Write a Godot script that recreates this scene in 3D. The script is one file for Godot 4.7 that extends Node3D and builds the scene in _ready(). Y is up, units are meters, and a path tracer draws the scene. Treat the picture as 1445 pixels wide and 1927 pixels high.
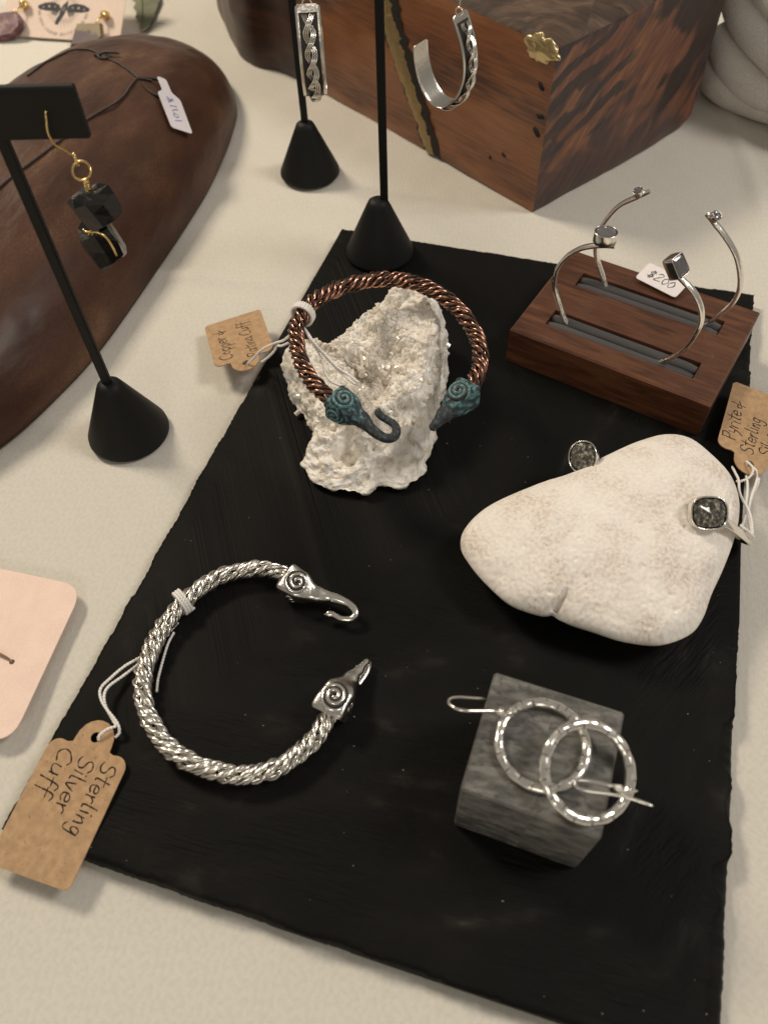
extends Node3D

# ---------------------------------------------------------------- mesh builder
class M:
	var v := PackedVector3Array()
	var uv := PackedVector2Array()
	var i := PackedInt32Array()

	func add(p: Vector3, t := Vector2.ZERO) -> int:
		v.append(p)
		uv.append(t)
		return v.size() - 1

	func tri(a: int, b: int, c: int) -> void:
		i.append(a)
		i.append(b)
		i.append(c)

	func quad(a: int, b: int, c: int, d: int) -> void:
		tri(a, b, c)
		tri(a, c, d)

	func face(a: Vector3, b: Vector3, c: Vector3, d: Vector3, ta := Vector2.ZERO, tb := Vector2.ZERO, tc := Vector2.ZERO, td := Vector2.ZERO) -> void:
		quad(add(a, ta), add(b, tb), add(c, tc), add(d, td))

	# rows x cols vertices already added from index start
	func stitch(start: int, rows: int, cols: int, close_cols := false, close_rows := false) -> void:
		for r in range(rows if close_rows else rows - 1):
			for c in range(cols if close_cols else cols - 1):
				var r1 := (r + 1) % rows
				var c1 := (c + 1) % cols
				quad(start + r * cols + c, start + r * cols + c1, start + r1 * cols + c1, start + r1 * cols + c)

	func fan(start: int, n: int, p: Vector3, flip := false) -> void:
		var k := add(p, uv[start])
		for c in n:
			if flip:
				tri(k, start + (c + 1) % n, start + c)
			else:
				tri(k, start + c, start + (c + 1) % n)

	func volume() -> float:
		var s := 0.0
		var o := v[0]
		for k in range(0, i.size(), 3):
			s += (v[i[k]] - o).dot((v[i[k + 2]] - o).cross(v[i[k + 1]] - o))
		return s

	func flip() -> void:
		for k in range(0, i.size(), 3):
			var t := i[k + 1]
			i[k + 1] = i[k + 2]
			i[k + 2] = t

	func normals() -> PackedVector3Array:
		var n := PackedVector3Array()
		n.resize(v.size())
		for k in range(0, i.size(), 3):
			var a := i[k]
			var b := i[k + 1]
			var c := i[k + 2]
			var f := (v[c] - v[a]).cross(v[b] - v[a])
			n[a] += f
			n[b] += f
			n[c] += f
		for k in n.size():
			n[k] = n[k].normalized() if n[k].length_squared() > 1e-30 else Vector3.UP
		return n

	func moved(by: Vector3) -> void:
		for k in v.size():
			v[k] += by

	func placed(t: Transform3D) -> M:
		for k in v.size():
			v[k] = t * v[k]
		return self

	func mesh(flat := false, solid := true) -> ArrayMesh:
		if solid and volume() < 0.0:
			flip()
		var a := []
		a.resize(Mesh.ARRAY_MAX)
		if flat:
			var fv := PackedVector3Array()
			var fu := PackedVector2Array()
			var fn := PackedVector3Array()
			for k in range(0, i.size(), 3):
				var n := (v[i[k + 2]] - v[i[k]]).cross(v[i[k + 1]] - v[i[k]]).normalized()
				for j in 3:
					fv.append(v[i[k + j]])
					fu.append(uv[i[k + j]])
					fn.append(n)
			a[Mesh.ARRAY_VERTEX] = fv
			a[Mesh.ARRAY_TEX_UV] = fu
			a[Mesh.ARRAY_NORMAL] = fn
		else:
			a[Mesh.ARRAY_VERTEX] = v
			a[Mesh.ARRAY_TEX_UV] = uv
			a[Mesh.ARRAY_NORMAL] = normals()
			a[Mesh.ARRAY_INDEX] = i
		var m := ArrayMesh.new()
		m.add_surface_from_arrays(Mesh.PRIMITIVE_TRIANGLES, a)
		return m


# ---------------------------------------------------------------- scene helpers
var taken := {}
var mats := {}

func numbered(called: String) -> String:
	var n: int = taken.get(called, 0)
	taken[called] = n + 1
	return called if n == 0 else "%s_%03d" % [called, n]

func tag(o: Node, label: String, category: String, group := "", kind := "") -> void:
	if label:
		o.set_meta("label", label)
	if category:
		o.set_meta("category", category)
	if group:
		o.set_meta("group", group)
	if kind:
		o.set_meta("kind", kind)

func thing(called: String, at: Vector3, label: String, category: String, group := "") -> Node3D:
	var o := Node3D.new()
	o.name = numbered(called)
	add_child(o, true)
	o.position = at
	tag(o, label, category, group)
	return o

func origin_of(o: Node) -> Vector3:
	var s := Vector3.ZERO
	var k := o
	while k is Node3D and k != self:
		s += (k as Node3D).position
		k = k.get_parent()
	return s

# a mesh given in world places, committed as one part of its thing
func part(parent: Node, called: String, m: M, material: Material, flat := false, solid := true) -> MeshInstance3D:
	var o := MeshInstance3D.new()
	o.name = called
	parent.add_child(o, true)
	m.moved(-origin_of(parent))
	o.mesh = m.mesh(flat, solid)
	o.material_override = material
	return o

# a thing that is one mesh
func single(called: String, at: Vector3, m: M, material: Material, label: String, category: String, group := "", flat := false, solid := true) -> MeshInstance3D:
	var o := MeshInstance3D.new()
	o.name = numbered(called)
	add_child(o, true)
	o.position = at
	m.moved(-at)
	o.mesh = m.mesh(flat, solid)
	o.material_override = material
	tag(o, label, category, group)
	return o

func mm(a: Array) -> PackedVector3Array:
	var out := PackedVector3Array()
	for k in range(0, a.size(), 3):
		out.append(Vector3(a[k], a[k + 1], a[k + 2]) * 0.001)
	return out

func m2(a: Array, s := 0.001) -> PackedVector2Array:
	var out := PackedVector2Array()
	for k in range(0, a.size(), 2):
		out.append(Vector2(a[k], a[k + 1]) * s)
	return out

func smooth(p: PackedVector3Array, n: int, closed := false) -> PackedVector3Array:
	# Catmull-Rom through p, then evenly spaced
	var fine := PackedVector3Array()
	var c := p.size()
	var spans := c if closed else c - 1
	for s in spans:
		var p0 := p[(s - 1 + c) % c] if closed or s > 0 else p[0] * 2.0 - p[1]
		var p1 := p[s % c]
		var p2 := p[(s + 1) % c]
		var p3 := p[(s + 2) % c] if closed or s + 2 < c else p[c - 1] * 2.0 - p[c - 2]
		for k in 16:
			fine.append(p1.cubic_interpolate(p2, p0, p3, k / 16.0))
	fine.append(p[0] if closed else p[c - 1])
	var along := PackedFloat32Array([0.0])
	for k in range(1, fine.size()):
		along.append(along[k - 1] + fine[k].distance_to(fine[k - 1]))
	var out := PackedVector3Array()
	var total := along[along.size() - 1]
	var at := 0
	var count := n + 1 if closed else n
	for k in count:
		var want := total * k / (count - 1)
		while at < along.size() - 2 and along[at + 1] < want:
			at += 1
		var f := (want - along[at]) / maxf(along[at + 1] - along[at], 1e-9)
		out.append(fine[at].lerp(fine[at + 1], clampf(f, 0, 1)))
	if closed:
		out.remove_at(out.size() - 1)
	return out

func smooth2(p: PackedVector2Array, n: int) -> PackedVector2Array:
	var q := PackedVector3Array()
	for a in p:
		q.append(Vector3(a.x, 0, a.y))
	var out := PackedVector2Array()
	for a in smooth(q, n, true):
		out.append(Vector2(a.x, a.z))
	return out

func frames(p: PackedVector3Array, up := Vector3.ZERO, closed := false) -> Array:
	# tangents, normals, binormals; normals follow up if it is given, else they are carried along
	var t := PackedVector3Array()
	var nn := PackedVector3Array()
	var b := PackedVector3Array()
	var c := p.size()
	for k in c:
		var a0 := p[(k - 1 + c) % c] if closed or k > 0 else p[0]
		var a1 := p[(k + 1) % c] if closed or k < c - 1 else p[c - 1]
		t.append((a1 - a0).normalized())
	var n := up if up != Vector3.ZERO else (Vector3.UP if absf(t[0].y) < 0.9 else Vector3.RIGHT)
	for k in c:
		if up != Vector3.ZERO:
			n = up
		n = (n - t[k] * n.dot(t[k])).normalized()
		nn.append(n)
		b.append(t[k].cross(n))
	return [t, nn, b]

# rad: Callable(share along 0..1) -> Vector3(radius along normal, radius along binormal, roundness exponent)
func sweep(m: M, p: PackedVector3Array, rad: Callable, sides := 8, up := Vector3.ZERO, closed := false) -> M:
	var f := frames(p, up, closed)
	var start := m.v.size()
	var c := p.size()
	for k in c:
		var r: Vector3 = rad.call(k / float(c - 1))
		for s in sides:
			var a := TAU * s / sides
			var cs := cos(a)
			var sn := sin(a)
			var x := signf(cs) * pow(absf(cs), 2.0 / r.z)
			var y := signf(sn) * pow(absf(sn), 2.0 / r.z)
			m.add(p[k] + f[1][k] * (r.x * x) + f[2][k] * (r.y * y), Vector2(k / float(c - 1), s / float(sides)))
	m.stitch(start, c, sides, true, closed)
	if not closed:
		for e in 2:
			var from := start + (c - 1) * sides * e
			var lid := m.v.size()
			for s in sides:
				m.add(m.v[from + s], m.uv[from + s])
			m.fan(lid, sides, p[(c - 1) * e], e == 0)
	return m

func tube(p: PackedVector3Array, r: float, sides := 8, closed := false) -> M:
	return sweep(M.new(), p, func(_t): return Vector3(r, r, 2.0), sides, Vector3.ZERO, closed)

# two-ply twisted thread
func thread(p: PackedVector3Array, r: float) -> M:
	var long := 0.0
	for k in range(1, p.size()):
		long += p[k].distance_to(p[k - 1])
	var n := int(long / 0.00022) + 8
	var q := smooth(p, n)
	var f := frames(q)
	var m := M.new()
	var fuzz := noise(FastNoiseLite.TYPE_SIMPLEX, 900.0, 2, 17)
	for k in n:
		var tw := TAU * k * 0.00022 / 0.0021
		for s in 10:
			var a := TAU * s / 10.0
			var d := r * (1.0 + 0.24 * cos(2.0 * (a - tw)) + 0.12 * fuzz.get_noise_3dv(q[k] + f[1][k] * (cos(a) * r)))
			m.add(q[k] + f[1][k] * (d * cos(a)) + f[2][k] * (d * sin(a)), Vector2(k / float(n), s / 10.0))
	m.stitch(0, n, 10, true)
	m.fan(0, 10, q[0], true)
	m.fan((n - 1) * 10, 10, q[n - 1])
	return m

# a thread or wire with rounded ends
func wire(p: PackedVector3Array, r: float, sides := 8) -> M:
	return sweep(M.new(), p, func(t): 
		var e := minf(t, 1.0 - t) * 14.0
		var q := r * (1.0 if e >= 1.0 else sqrt(maxf(1.0 - (1.0 - e) * (1.0 - e), 0.04)))
		return Vector3(q, q, 2.0), sides)

func lathe(profile: PackedVector2Array, at: Vector3, segs := 48) -> M:
	var m := M.new()
	for q in profile:
		for s in segs:
			var a := TAU * s / segs
			m.add(at + Vector3(cos(a) * q.x, q.y, sin(a) * q.x), Vector2(s / float(segs), q.y))
	m.stitch(0, profile.size(), segs, true)
	return m

# a box with chamfered edges; size and place in the transform's own axes
func box(m: M, size: Vector3, bevel: float, t := Transform3D()) -> M:
	var h := size * 0.5
	var sgn := [-1.0, 1.0]
	var at := {}
	for x in sgn:
		for y in sgn:
			for z in sgn:
				for ax in 3:
					var p := Vector3(x * h.x, y * h.y, z * h.z)
					for o in 3:
						if o != ax:
							p[o] -= signf(p[o]) * bevel
					at["%d %d %d %d" % [x, y, z, ax]] = m.add(t * p, Vector2(p.x + p.y * 0.37, p.z + p.y * 0.93))
	var k := func(x, y, z, ax): return at["%d %d %d %d" % [x, y, z, ax]]
	for s in sgn:
		var q := [k.call(s, -1, -1, 0), k.call(s, -1, 1, 0), k.call(s, 1, 1, 0), k.call(s, 1, -1, 0)]
		_ring(m, q, s < 0)
		q = [k.call(-1, s, -1, 1), k.call(1, s, -1, 1), k.call(1, s, 1, 1), k.call(-1, s, 1, 1)]
		_ring(m, q, s < 0)
		q = [k.call(-1, -1, s, 2), k.call(-1, 1, s, 2), k.call(1, 1, s, 2), k.call(1, -1, s, 2)]
		_ring(m, q, s < 0)
	for a in sgn:
		for b in sgn:
			_ring(m, [k.call(a, b, -1, 0), k.call(a, b, 1, 0), k.call(a, b, 1, 1), k.call(a, b, -1, 1)], a * b < 0)
			_ring(m, [k.call(a, -1, b, 0), k.call(a, 1, b, 0), k.call(a, 1, b, 2), k.call(a, -1, b, 2)], a * b > 0)
			_ring(m, [k.call(-1, a, b, 1), k.call(1, a, b, 1), k.call(1, a, b, 2), k.call(-1, a, b, 2)], a * b < 0)
			for c in sgn:
				if a * b * c > 0:
					m.tri(k.call(a, b, c, 0), k.call(a, b, c, 1), k.call(a, b, c, 2))
				else:
					m.tri(k.call(a, b, c, 0), k.call(a, b, c, 2), k.call(a, b, c, 1))
	return m

func _ring(m: M, q: Array, turned: bool) -> void:
	if turned:
		m.quad(q[0], q[1], q[2], q[3])
	else:
		m.quad(q[3], q[2], q[1], q[0])

# a plate: polygon in (s, t) of a frame, thickness th downwards; hole cut by a keyhole
func plate(outline: PackedVector2Array, frame: Transform3D, th: float, uv_scale: Vector2, hole := Vector2.INF, hole_r := 0.0, bend := 0.0) -> M:
	# worked in millimetres, because the polygon tools round small numbers away
	var big := PackedVector2Array()
	for q in outline:
		big.append(q * 1000.0)
	var pieces := [big]
	if hole != Vector2.INF:
		pieces = []
		var ring := PackedVector2Array()
		for k in 20:
			ring.append(hole * 1000.0 + Vector2.from_angle(TAU * (k + 0.5) / 20.0) * hole_r * 1000.0)
		var y := hole.y * 1000.0
		for half in [PackedVector2Array([Vector2(-500, y), Vector2(500, y), Vector2(500, 500), Vector2(-500, 500)]), PackedVector2Array([Vector2(-500, -500), Vector2(500, -500), Vector2(500, y), Vector2(-500, y)])]:
			for a in Geometry2D.intersect_polygons(big, half):
				for b in Geometry2D.clip_polygons(a, ring):
					pieces.append(b)
	var m := M.new()
	for poly in pieces:
		var index := Geometry2D.triangulate_polygon(poly)
		var n: int = poly.size()
		var start := m.v.size()
		for lay in 2:
			for p in poly:
				var q: Vector2 = p * 0.001
				m.add(frame * Vector3(q.x, bend * q.x * q.x - th * lay, q.y), Vector2(q.x * uv_scale.x, q.y * uv_scale.y))
		for k in range(0, index.size(), 3):
			m.tri(start + index[k], start + index[k + 1], start + index[k + 2])
			m.tri(start + n + index[k], start + n + index[k + 2], start + n + index[k + 1])
		var flipped := false
		if index.size() > 2:
			flipped = (poly[index[1]] - poly[index[0]]).cross(poly[index[2]] - poly[index[0]]) > 0.0
		var clock := Geometry2D.is_polygon_clockwise(poly)
		for k in n:
			var k1 := (k + 1) % n
			if hole != Vector2.INF and absf(poly[k].y - hole.y * 1000.0) < 0.003 and absf(poly[k1].y - hole.y * 1000.0) < 0.003:
				continue
			var a := m.add(m.v[start + k], m.uv[start + k])
			var b := m.add(m.v[start + k1], m.uv[start + k1])
			var c := m.add(m.v[start + n + k1], m.uv[start + k1])
			var d := m.add(m.v[start + n + k], m.uv[start + k])
			if flipped == clock:
				m.quad(a, d, c, b)
			else:
				m.quad(a, b, c, d)
	return m

func frame_of(o: Vector3, along: Vector3, up := Vector3.UP) -> Transform3D:
	var x := along.normalized()
	var z := x.cross(up).normalized()
	return Transform3D(Basis(x, z.cross(x), z), o)

func rounded(poly: PackedVector2Array, r: float, steps := 6) -> PackedVector2Array:
	var out := PackedVector2Array()
	var n := poly.size()
	for k in n:
		var p := poly[k]
		var a := (poly[(k - 1 + n) % n] - p)
		var b := (poly[(k + 1) % n] - p)
		var rr := minf(r, minf(a.length(), b.length()) * 0.45)
		for s in steps + 1:
			var t := s / float(steps)
			var q := p + a.normalized() * rr
			var w := p + b.normalized() * rr
			out.append(q.lerp(p, t).lerp(p.lerp(w, t), t))
	return out

# a body that swells up from an outline: share 0 at the outline .. 1 at the centre
func mound(outline: PackedVector2Array, centre: Vector2, nrad: int, top: Callable, bottom: Callable, ease_by := 1.7) -> M:
	var m := M.new()
	var n := outline.size()
	for r in nrad:
		var s := pow(r / float(nrad), ease_by)
		for k in n:
			var q := outline[k].lerp(centre, s)
			m.add(Vector3(q.x, top.call(s, q), q.y), q)
	m.stitch(0, nrad, n, true)
	m.fan((nrad - 1) * n, n, Vector3(centre.x, top.call(1.0, centre), centre.y))
	var start := m.v.size()
	var rows := 8
	for k in n:
		m.add(m.v[k], m.uv[k])
	for r in range(1, rows):
		var s := pow(r / float(rows), ease_by)
		for k in n:
			var q := outline[k].lerp(centre, s)
			m.add(Vector3(q.x, bottom.call(s, q), q.y), q)
	var at := m.i.size()
	m.stitch(start, rows, n, true)
	m.fan(start + (rows - 1) * n, n, Vector3(centre.x, bottom.call(1.0, centre), centre.y))
	for k in range(at, m.i.size(), 3):
		var t := m.i[k + 1]
		m.i[k + 1] = m.i[k + 2]
		m.i[k + 2] = t
	# join the seam between the upper and the lower shell
	for k in range(at, m.i.size()):
		if m.i[k] >= start and m.i[k] < start + n:
			m.i[k] -= start
	return m

func drop(m: M, p: Vector3) -> float:
	# height of the upper surface of m at p
	var best := 1e9
	var y := 0.0
	for q in m.v:
		var d := Vector2(q.x - p.x, q.z - p.z).length_squared() - q.y * 1e-7
		if d < best:
			best = d
			y = q.y
	return y

# ---------------------------------------------------------------- textures
func noise(kind: int, frequency: float, octaves: int, s: int) -> FastNoiseLite:
	var n := FastNoiseLite.new()
	n.noise_type = kind
	n.frequency = frequency
	n.seed = s
	n.fractal_octaves = octaves
	n.fractal_type = FastNoiseLite.FRACTAL_FBM if octaves > 1 else FastNoiseLite.FRACTAL_NONE
	return n

func field(size: Vector2i, kind: int, frequency: float, octaves: int, s: int) -> Image:
	var im := noise(kind, frequency, octaves, s).get_seamless_image(size.x, size.y)
	im.convert(Image.FORMAT_L8)
	return im

func ramp(im: Image, stops: Array) -> ImageTexture:
	# stops: [share, colour, share, colour, ...]
	var g := Gradient.new()
	g.offsets = PackedFloat32Array([0.0, 1.0])
	var offs := PackedFloat32Array()
	var cols := PackedColorArray()
	for k in range(0, stops.size(), 2):
		offs.append(stops[k])
		cols.append(stops[k + 1])
	g.offsets = offs
	g.colors = cols
	var table := []
	for k in 256:
		table.append(g.sample(k / 255.0))
	var out := Image.create(im.get_width(), im.get_height(), false, Image.FORMAT_RGB8)
	for y in im.get_height():
		for x in im.get_width():
			out.set_pixel(x, y, table[int(im.get_pixel(x, y).r * 255.0)])
	return ImageTexture.create_from_image(out)

func grey(size: Vector2i, kind: int, frequency: float, octaves: int, s: int) -> ImageTexture:
	return ImageTexture.create_from_image(field(size, kind, frequency, octaves, s))

func mat(color: Color, rough: float, metal := 0.0) -> StandardMaterial3D:
	var m := StandardMaterial3D.new()
	m.albedo_color = color
	m.roughness = rough
	m.metallic = metal
	return m

func lin(r: float, g: float, b: float) -> Color:
	return Color(r, g, b).linear_to_srgb()

func bumped(m: StandardMaterial3D, t: Texture2D, depth_cm: float) -> StandardMaterial3D:
	m.heightmap_enabled = true
	m.heightmap_texture = t
	m.heightmap_scale = depth_cm
	return m

func tri(m: StandardMaterial3D, scale: Vector3) -> StandardMaterial3D:
	m.uv1_triplanar = true
	m.uv1_scale = scale
	m.uv1_triplanar_sharpness = 4.0
	return m

# ---------------------------------------------------------------- handwriting
const GLYPH := {
	"S": [[0.72, 0.85, 0.5, 1.0, 0.2, 0.88, 0.22, 0.62, 0.6, 0.42, 0.68, 0.15, 0.4, 0.0, 0.08, 0.1]],
	"t": [[0.3, 0.95, 0.3, 0.1, 0.42, 0.0], [0.02, 0.62, 0.6, 0.68]],
	"e": [[0.1, 0.3, 0.48, 0.32, 0.5, 0.5, 0.3, 0.58, 0.12, 0.4, 0.14, 0.1, 0.35, 0.0, 0.58, 0.12]],
	"r": [[0.1, 0.55, 0.15, 0.0], [0.14, 0.33, 0.3, 0.55, 0.5, 0.55]],
	"l": [[0.1, 1.0, 0.14, 0.1, 0.3, 0.0]],
	"i": [[0.12, 0.55, 0.15, 0.0], [0.13, 0.78, 0.16, 0.82]],
	"n": [[0.1, 0.55, 0.13, 0.0], [0.13, 0.35, 0.35, 0.56, 0.47, 0.4, 0.5, 0.0]],
	"g": [[0.5, 0.5, 0.25, 0.58, 0.1, 0.3, 0.25, 0.05, 0.45, 0.2, 0.5, 0.52], [0.5, 0.52, 0.48, -0.3, 0.25, -0.45, 0.06, -0.28]],
	"v": [[0.05, 0.55, 0.25, 0.0, 0.5, 0.58]],
	"C": [[0.75, 0.85, 0.5, 1.0, 0.15, 0.7, 0.1, 0.3, 0.35, 0.0, 0.75, 0.12]],
	"u": [[0.08, 0.55, 0.1, 0.1, 0.3, 0.0, 0.5, 0.2, 0.52, 0.55], [0.52, 0.55, 0.56, 0.0]],
	"f": [[0.55, 0.9, 0.35, 1.0, 0.22, 0.8, 0.2, -0.3], [0.02, 0.5, 0.5, 0.55]],
	"o": [[0.3, 0.56, 0.1, 0.3, 0.28, 0.0, 0.5, 0.25, 0.3, 0.56]],
	"p": [[0.1, 0.55, 0.12, -0.45], [0.12, 0.4, 0.35, 0.58, 0.52, 0.3, 0.35, 0.0, 0.12, 0.1]],
	"a": [[0.5, 0.5, 0.25, 0.58, 0.08, 0.25, 0.25, 0.0, 0.48, 0.2, 0.5, 0.55], [0.5, 0.55, 0.55, 0.0, 0.66, 0.05]],
	"P": [[0.1, 1.0, 0.15, 0.0], [0.1, 0.95, 0.5, 1.0, 0.65, 0.75, 0.5, 0.5, 0.15, 0.45]],
	"y": [[0.08, 0.55, 0.15, 0.2, 0.42, 0.15], [0.55, 0.55, 0.4, -0.1, 0.12, -0.45]],
	"&": [[0.42, 1.0, 0.38, -0.1], [0.4, 0.45, 0.1, 0.45, 0.12, 0.15, 0.75, 0.42]],
	"$": [[0.65, 0.75, 0.4, 0.88, 0.15, 0.72, 0.4, 0.48, 0.62, 0.25, 0.35, 0.1, 0.08, 0.22], [0.32, 1.02, 0.28, -0.05], [0.5, 1.02, 0.45, -0.05]],
	"2": [[0.08, 0.8, 0.35, 1.0, 0.6, 0.8, 0.08, 0.02, 0.75, 0.06]],
	"0": [[0.35, 0.95, 0.08, 0.5, 0.3, 0.02, 0.62, 0.45, 0.35, 0.95]],
	"1": [[0.2, 1.0, 0.25, 0.0]],
	"8": [[0.6, 0.9, 0.3, 1.0, 0.15, 0.75, 0.6, 0.3, 0.4, 0.0, 0.12, 0.2, 0.55, 0.7, 0.6, 0.9]],
	"9": [[0.55, 0.8, 0.3, 1.0, 0.12, 0.7, 0.4, 0.5, 0.55, 0.85, 0.5, 0.0]],
}
const WIDE := {"S": 0.8, "t": 0.55, "e": 0.62, "r": 0.55, "l": 0.36, "i": 0.3, "n": 0.62, "g": 0.62, "v": 0.58, "C": 0.85, "u": 0.68, "f": 0.5, "o": 0.6, "p": 0.62, "a": 0.66, "P": 0.75, "y": 0.62, "&": 0.85, "$": 0.8, "2": 0.78, "0": 0.68, "1": 0.4, " ": 0.35, "8": 0.7, "9": 0.7}

func dab(im: Image, p: Vector2, r: float, ink: Color) -> void:
	for y in range(int(p.y - r - 1), int(p.y + r + 2)):
		for x in range(int(p.x - r - 1), int(p.x + r + 2)):
			if x >= 0 and y >= 0 and x < im.get_width() and y < im.get_height():
				var a := clampf(r + 0.5 - Vector2(x, y).distance_to(p), 0.0, 1.0) * ink.a
				if a > 0.0:
					im.set_pixel(x, y, im.get_pixel(x, y).lerp(ink, a))

func stroke(im: Image, pts: PackedVector2Array, r: float, ink: Color) -> void:
	var q := PackedVector3Array()
	for p in pts:
		q.append(Vector3(p.x, p.y, 0))
	var len := 0.0
	for k in range(1, q.size()):
		len += q[k].distance_to(q[k - 1])
	var press := noise(FastNoiseLite.TYPE_SIMPLEX, 0.03, 2, 19)
	for p in smooth(q, maxi(3, int(len / maxf(r * 0.6, 0.5)))):
		var w := press.get_noise_2d(p.x + 50.0, p.y)
		dab(im, Vector2(p.x, p.y), r * (1.0 + 0.4 * w), Color(ink.r, ink.g, ink.b, clampf(ink.a * (0.92 + 0.3 * w), 0.0, 1.0)))

# writes along a line: at = start of the baseline, to = reading direction, em = height of a capital, all in pixels
func write(im: Image, text: String, at: Vector2, to: Vector2, em: float, r: float, ink: Color, mirror := 1.0, squeeze := 1.0) -> void:
	var d := to.normalized()
	var up := Vector2(d.y, -d.x) * mirror
	var pen := 0.0
	var n := 0
	for ch in text:
		for line in GLYPH.get(ch, []):
			var pts := PackedVector2Array()
			for k in range(0, line.size(), 2):
				var x: float = line[k] + 0.12 * line[k + 1] + 0.02 * sin(n * 2.3 + k)
				var y: float = line[k + 1] + 0.05 * sin(n * 1.7)
				pts.append(at + d * ((pen + x * squeeze) * em) + up * (y * em))
			stroke(im, pts, r, ink)
		pen += WIDE.get(ch, 0.6) * squeeze
		n += 1

func paper(w: int, h: int, base: Color, spread: float, s: int) -> Image:
	var im := Image.create(w, h, false, Image.FORMAT_RGB8)
	var a := field(Vector2i(w, h), FastNoiseLite.TYPE_SIMPLEX, 0.25, 2, s)
	var b := field(Vector2i(w, h), FastNoiseLite.TYPE_SIMPLEX, 0.02, 3, s + 1)
	for y in h:
		for x in w:
			var k := 1.0 + spread * (a.get_pixel(x, y).r - 0.5) + spread * 0.7 * (b.get_pixel(x, y).r - 0.5)
			im.set_pixel(x, y, Color(base.r * k, base.g * k, base.b * k))
	return im

func blob(im: Image, poly: PackedVector2Array, c: Color) -> void:
	var lo := poly[0]
	var hi := poly[0]
	for p in poly:
		lo = lo.min(p)
		hi = hi.max(p)
	for y in range(maxi(0, int(lo.y)), mini(im.get_height(), int(hi.y) + 1)):
		for x in range(maxi(0, int(lo.x)), mini(im.get_width(), int(hi.x) + 1)):
			if Geometry2D.is_point_in_polygon(Vector2(x, y), poly):
				im.set_pixel(x, y, im.get_pixel(x, y).lerp(c, c.a))

# ---------------------------------------------------------------- the scene
func _ready() -> void:
	# camera
	var cam := Camera3D.new()
	cam.name = "camera"
	cam.fov = 67.316
	cam.near = 0.005
	cam.far = 20.0
	cam.transform = Transform3D(Basis(Vector3(0.95658, -0.02358, -0.29052), Vector3(-0.22231, 0.58559, -0.77953), Vector3(0.18851, 0.81026, 0.55492)), Vector3(0.02647, 0.23508, 0.16979))
	add_child(cam)
	cam.current = true
	var glass := CameraAttributesPhysical.new()
	glass.frustum_focal_length = 18.02
	glass.frustum_focus_distance = 0.285
	glass.frustum_near = 0.005
	glass.frustum_far = 20.0
	glass.exposure_aperture = 9.0
	cam.attributes = glass
	cam.fov = 67.316
	cam.near = 0.005
	cam.far = 20.0
	# the dim warm room all round
	var env := Environment.new()
	env.background_mode = Environment.BG_COLOR
	env.background_color = lin(0.25, 0.23, 0.20)
	env.background_energy_multiplier = 1.0
	env.tonemap_mode = Environment.TONE_MAPPER_LINEAR
	env.tonemap_exposure = 1.0
	env.sdfgi_enabled = true
	env.ssao_enabled = true
	env.ssil_enabled = true
	var we := WorldEnvironment.new()
	we.name = "surroundings"
	we.environment = env
	add_child(we)
	# two lamps overhead, outside the frame; a third added to brighten front faces
	ceiling_or_fill_lamp(Vector3(-1.05, 1.15, -0.45), Vector2(0.36, 0.36), Color(1.0, 0.94, 0.845), 2.05, "square warm ceiling lamp on the side of the brown carved piece")
	ceiling_or_fill_lamp(Vector3(0.95, 1.3, -0.35), Vector2(0.5, 0.4), Color(1.0, 0.975, 0.945), 1.15, "wide ceiling lamp on the side of the wooden block and white rope")
	ceiling_or_fill_lamp(Vector3(0.15, 0.75, 1.05), Vector2(0.4, 0.3), Color(1.0, 0.965, 0.91), 0.24, "oblong added fill lamp behind the viewer, brightening the cube and block fronts")
	materials()
	tablecloth()
	slate()
	wooden_block()
	carved_piece()
	rope_bundle()
	holder()
	crystal_rock()
	pebble()
	marble_cube()
	bracelets()
	cuffs()
	stands()
	hanging_earrings()
	hoops()
	tags()
	cards()
	necklace()
	leaf()

func ceiling_or_fill_lamp(at: Vector3, size: Vector2, c: Color, energy: float, label: String) -> void:
	var o := thing("ceiling_or_fill_lamp", at, label, "lamp")
	var glow := mat(Color(0.9, 0.9, 0.9), 0.6)
	glow.emission_enabled = true
	glow.emission = c
	glow.emission_energy_multiplier = 1.5
	part(o, "lamp_housing", box(M.new(), Vector3(size.x + 0.03, 0.04, size.y + 0.03), 0.004, Transform3D(Basis(), at + Vector3(0, 0.026, 0))), mat(Color(0.75, 0.75, 0.73), 0.5), true)
	part(o, "lamp_diffuser", box(M.new(), Vector3(size.x, 0.01, size.y), 0.002, Transform3D(Basis(), at)), glow, true)
	var l := AreaLight3D.new()
	l.name = "lamp_light"
	l.area_size = size
	l.light_color = c
	l.light_energy = energy
	l.area_range = 6.0
	l.shadow_enabled = true
	l.rotation = Vector3(-PI / 2, 0, 0)
	l.position = Vector3(0, -0.008, 0)
	o.add_child(l)

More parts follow.
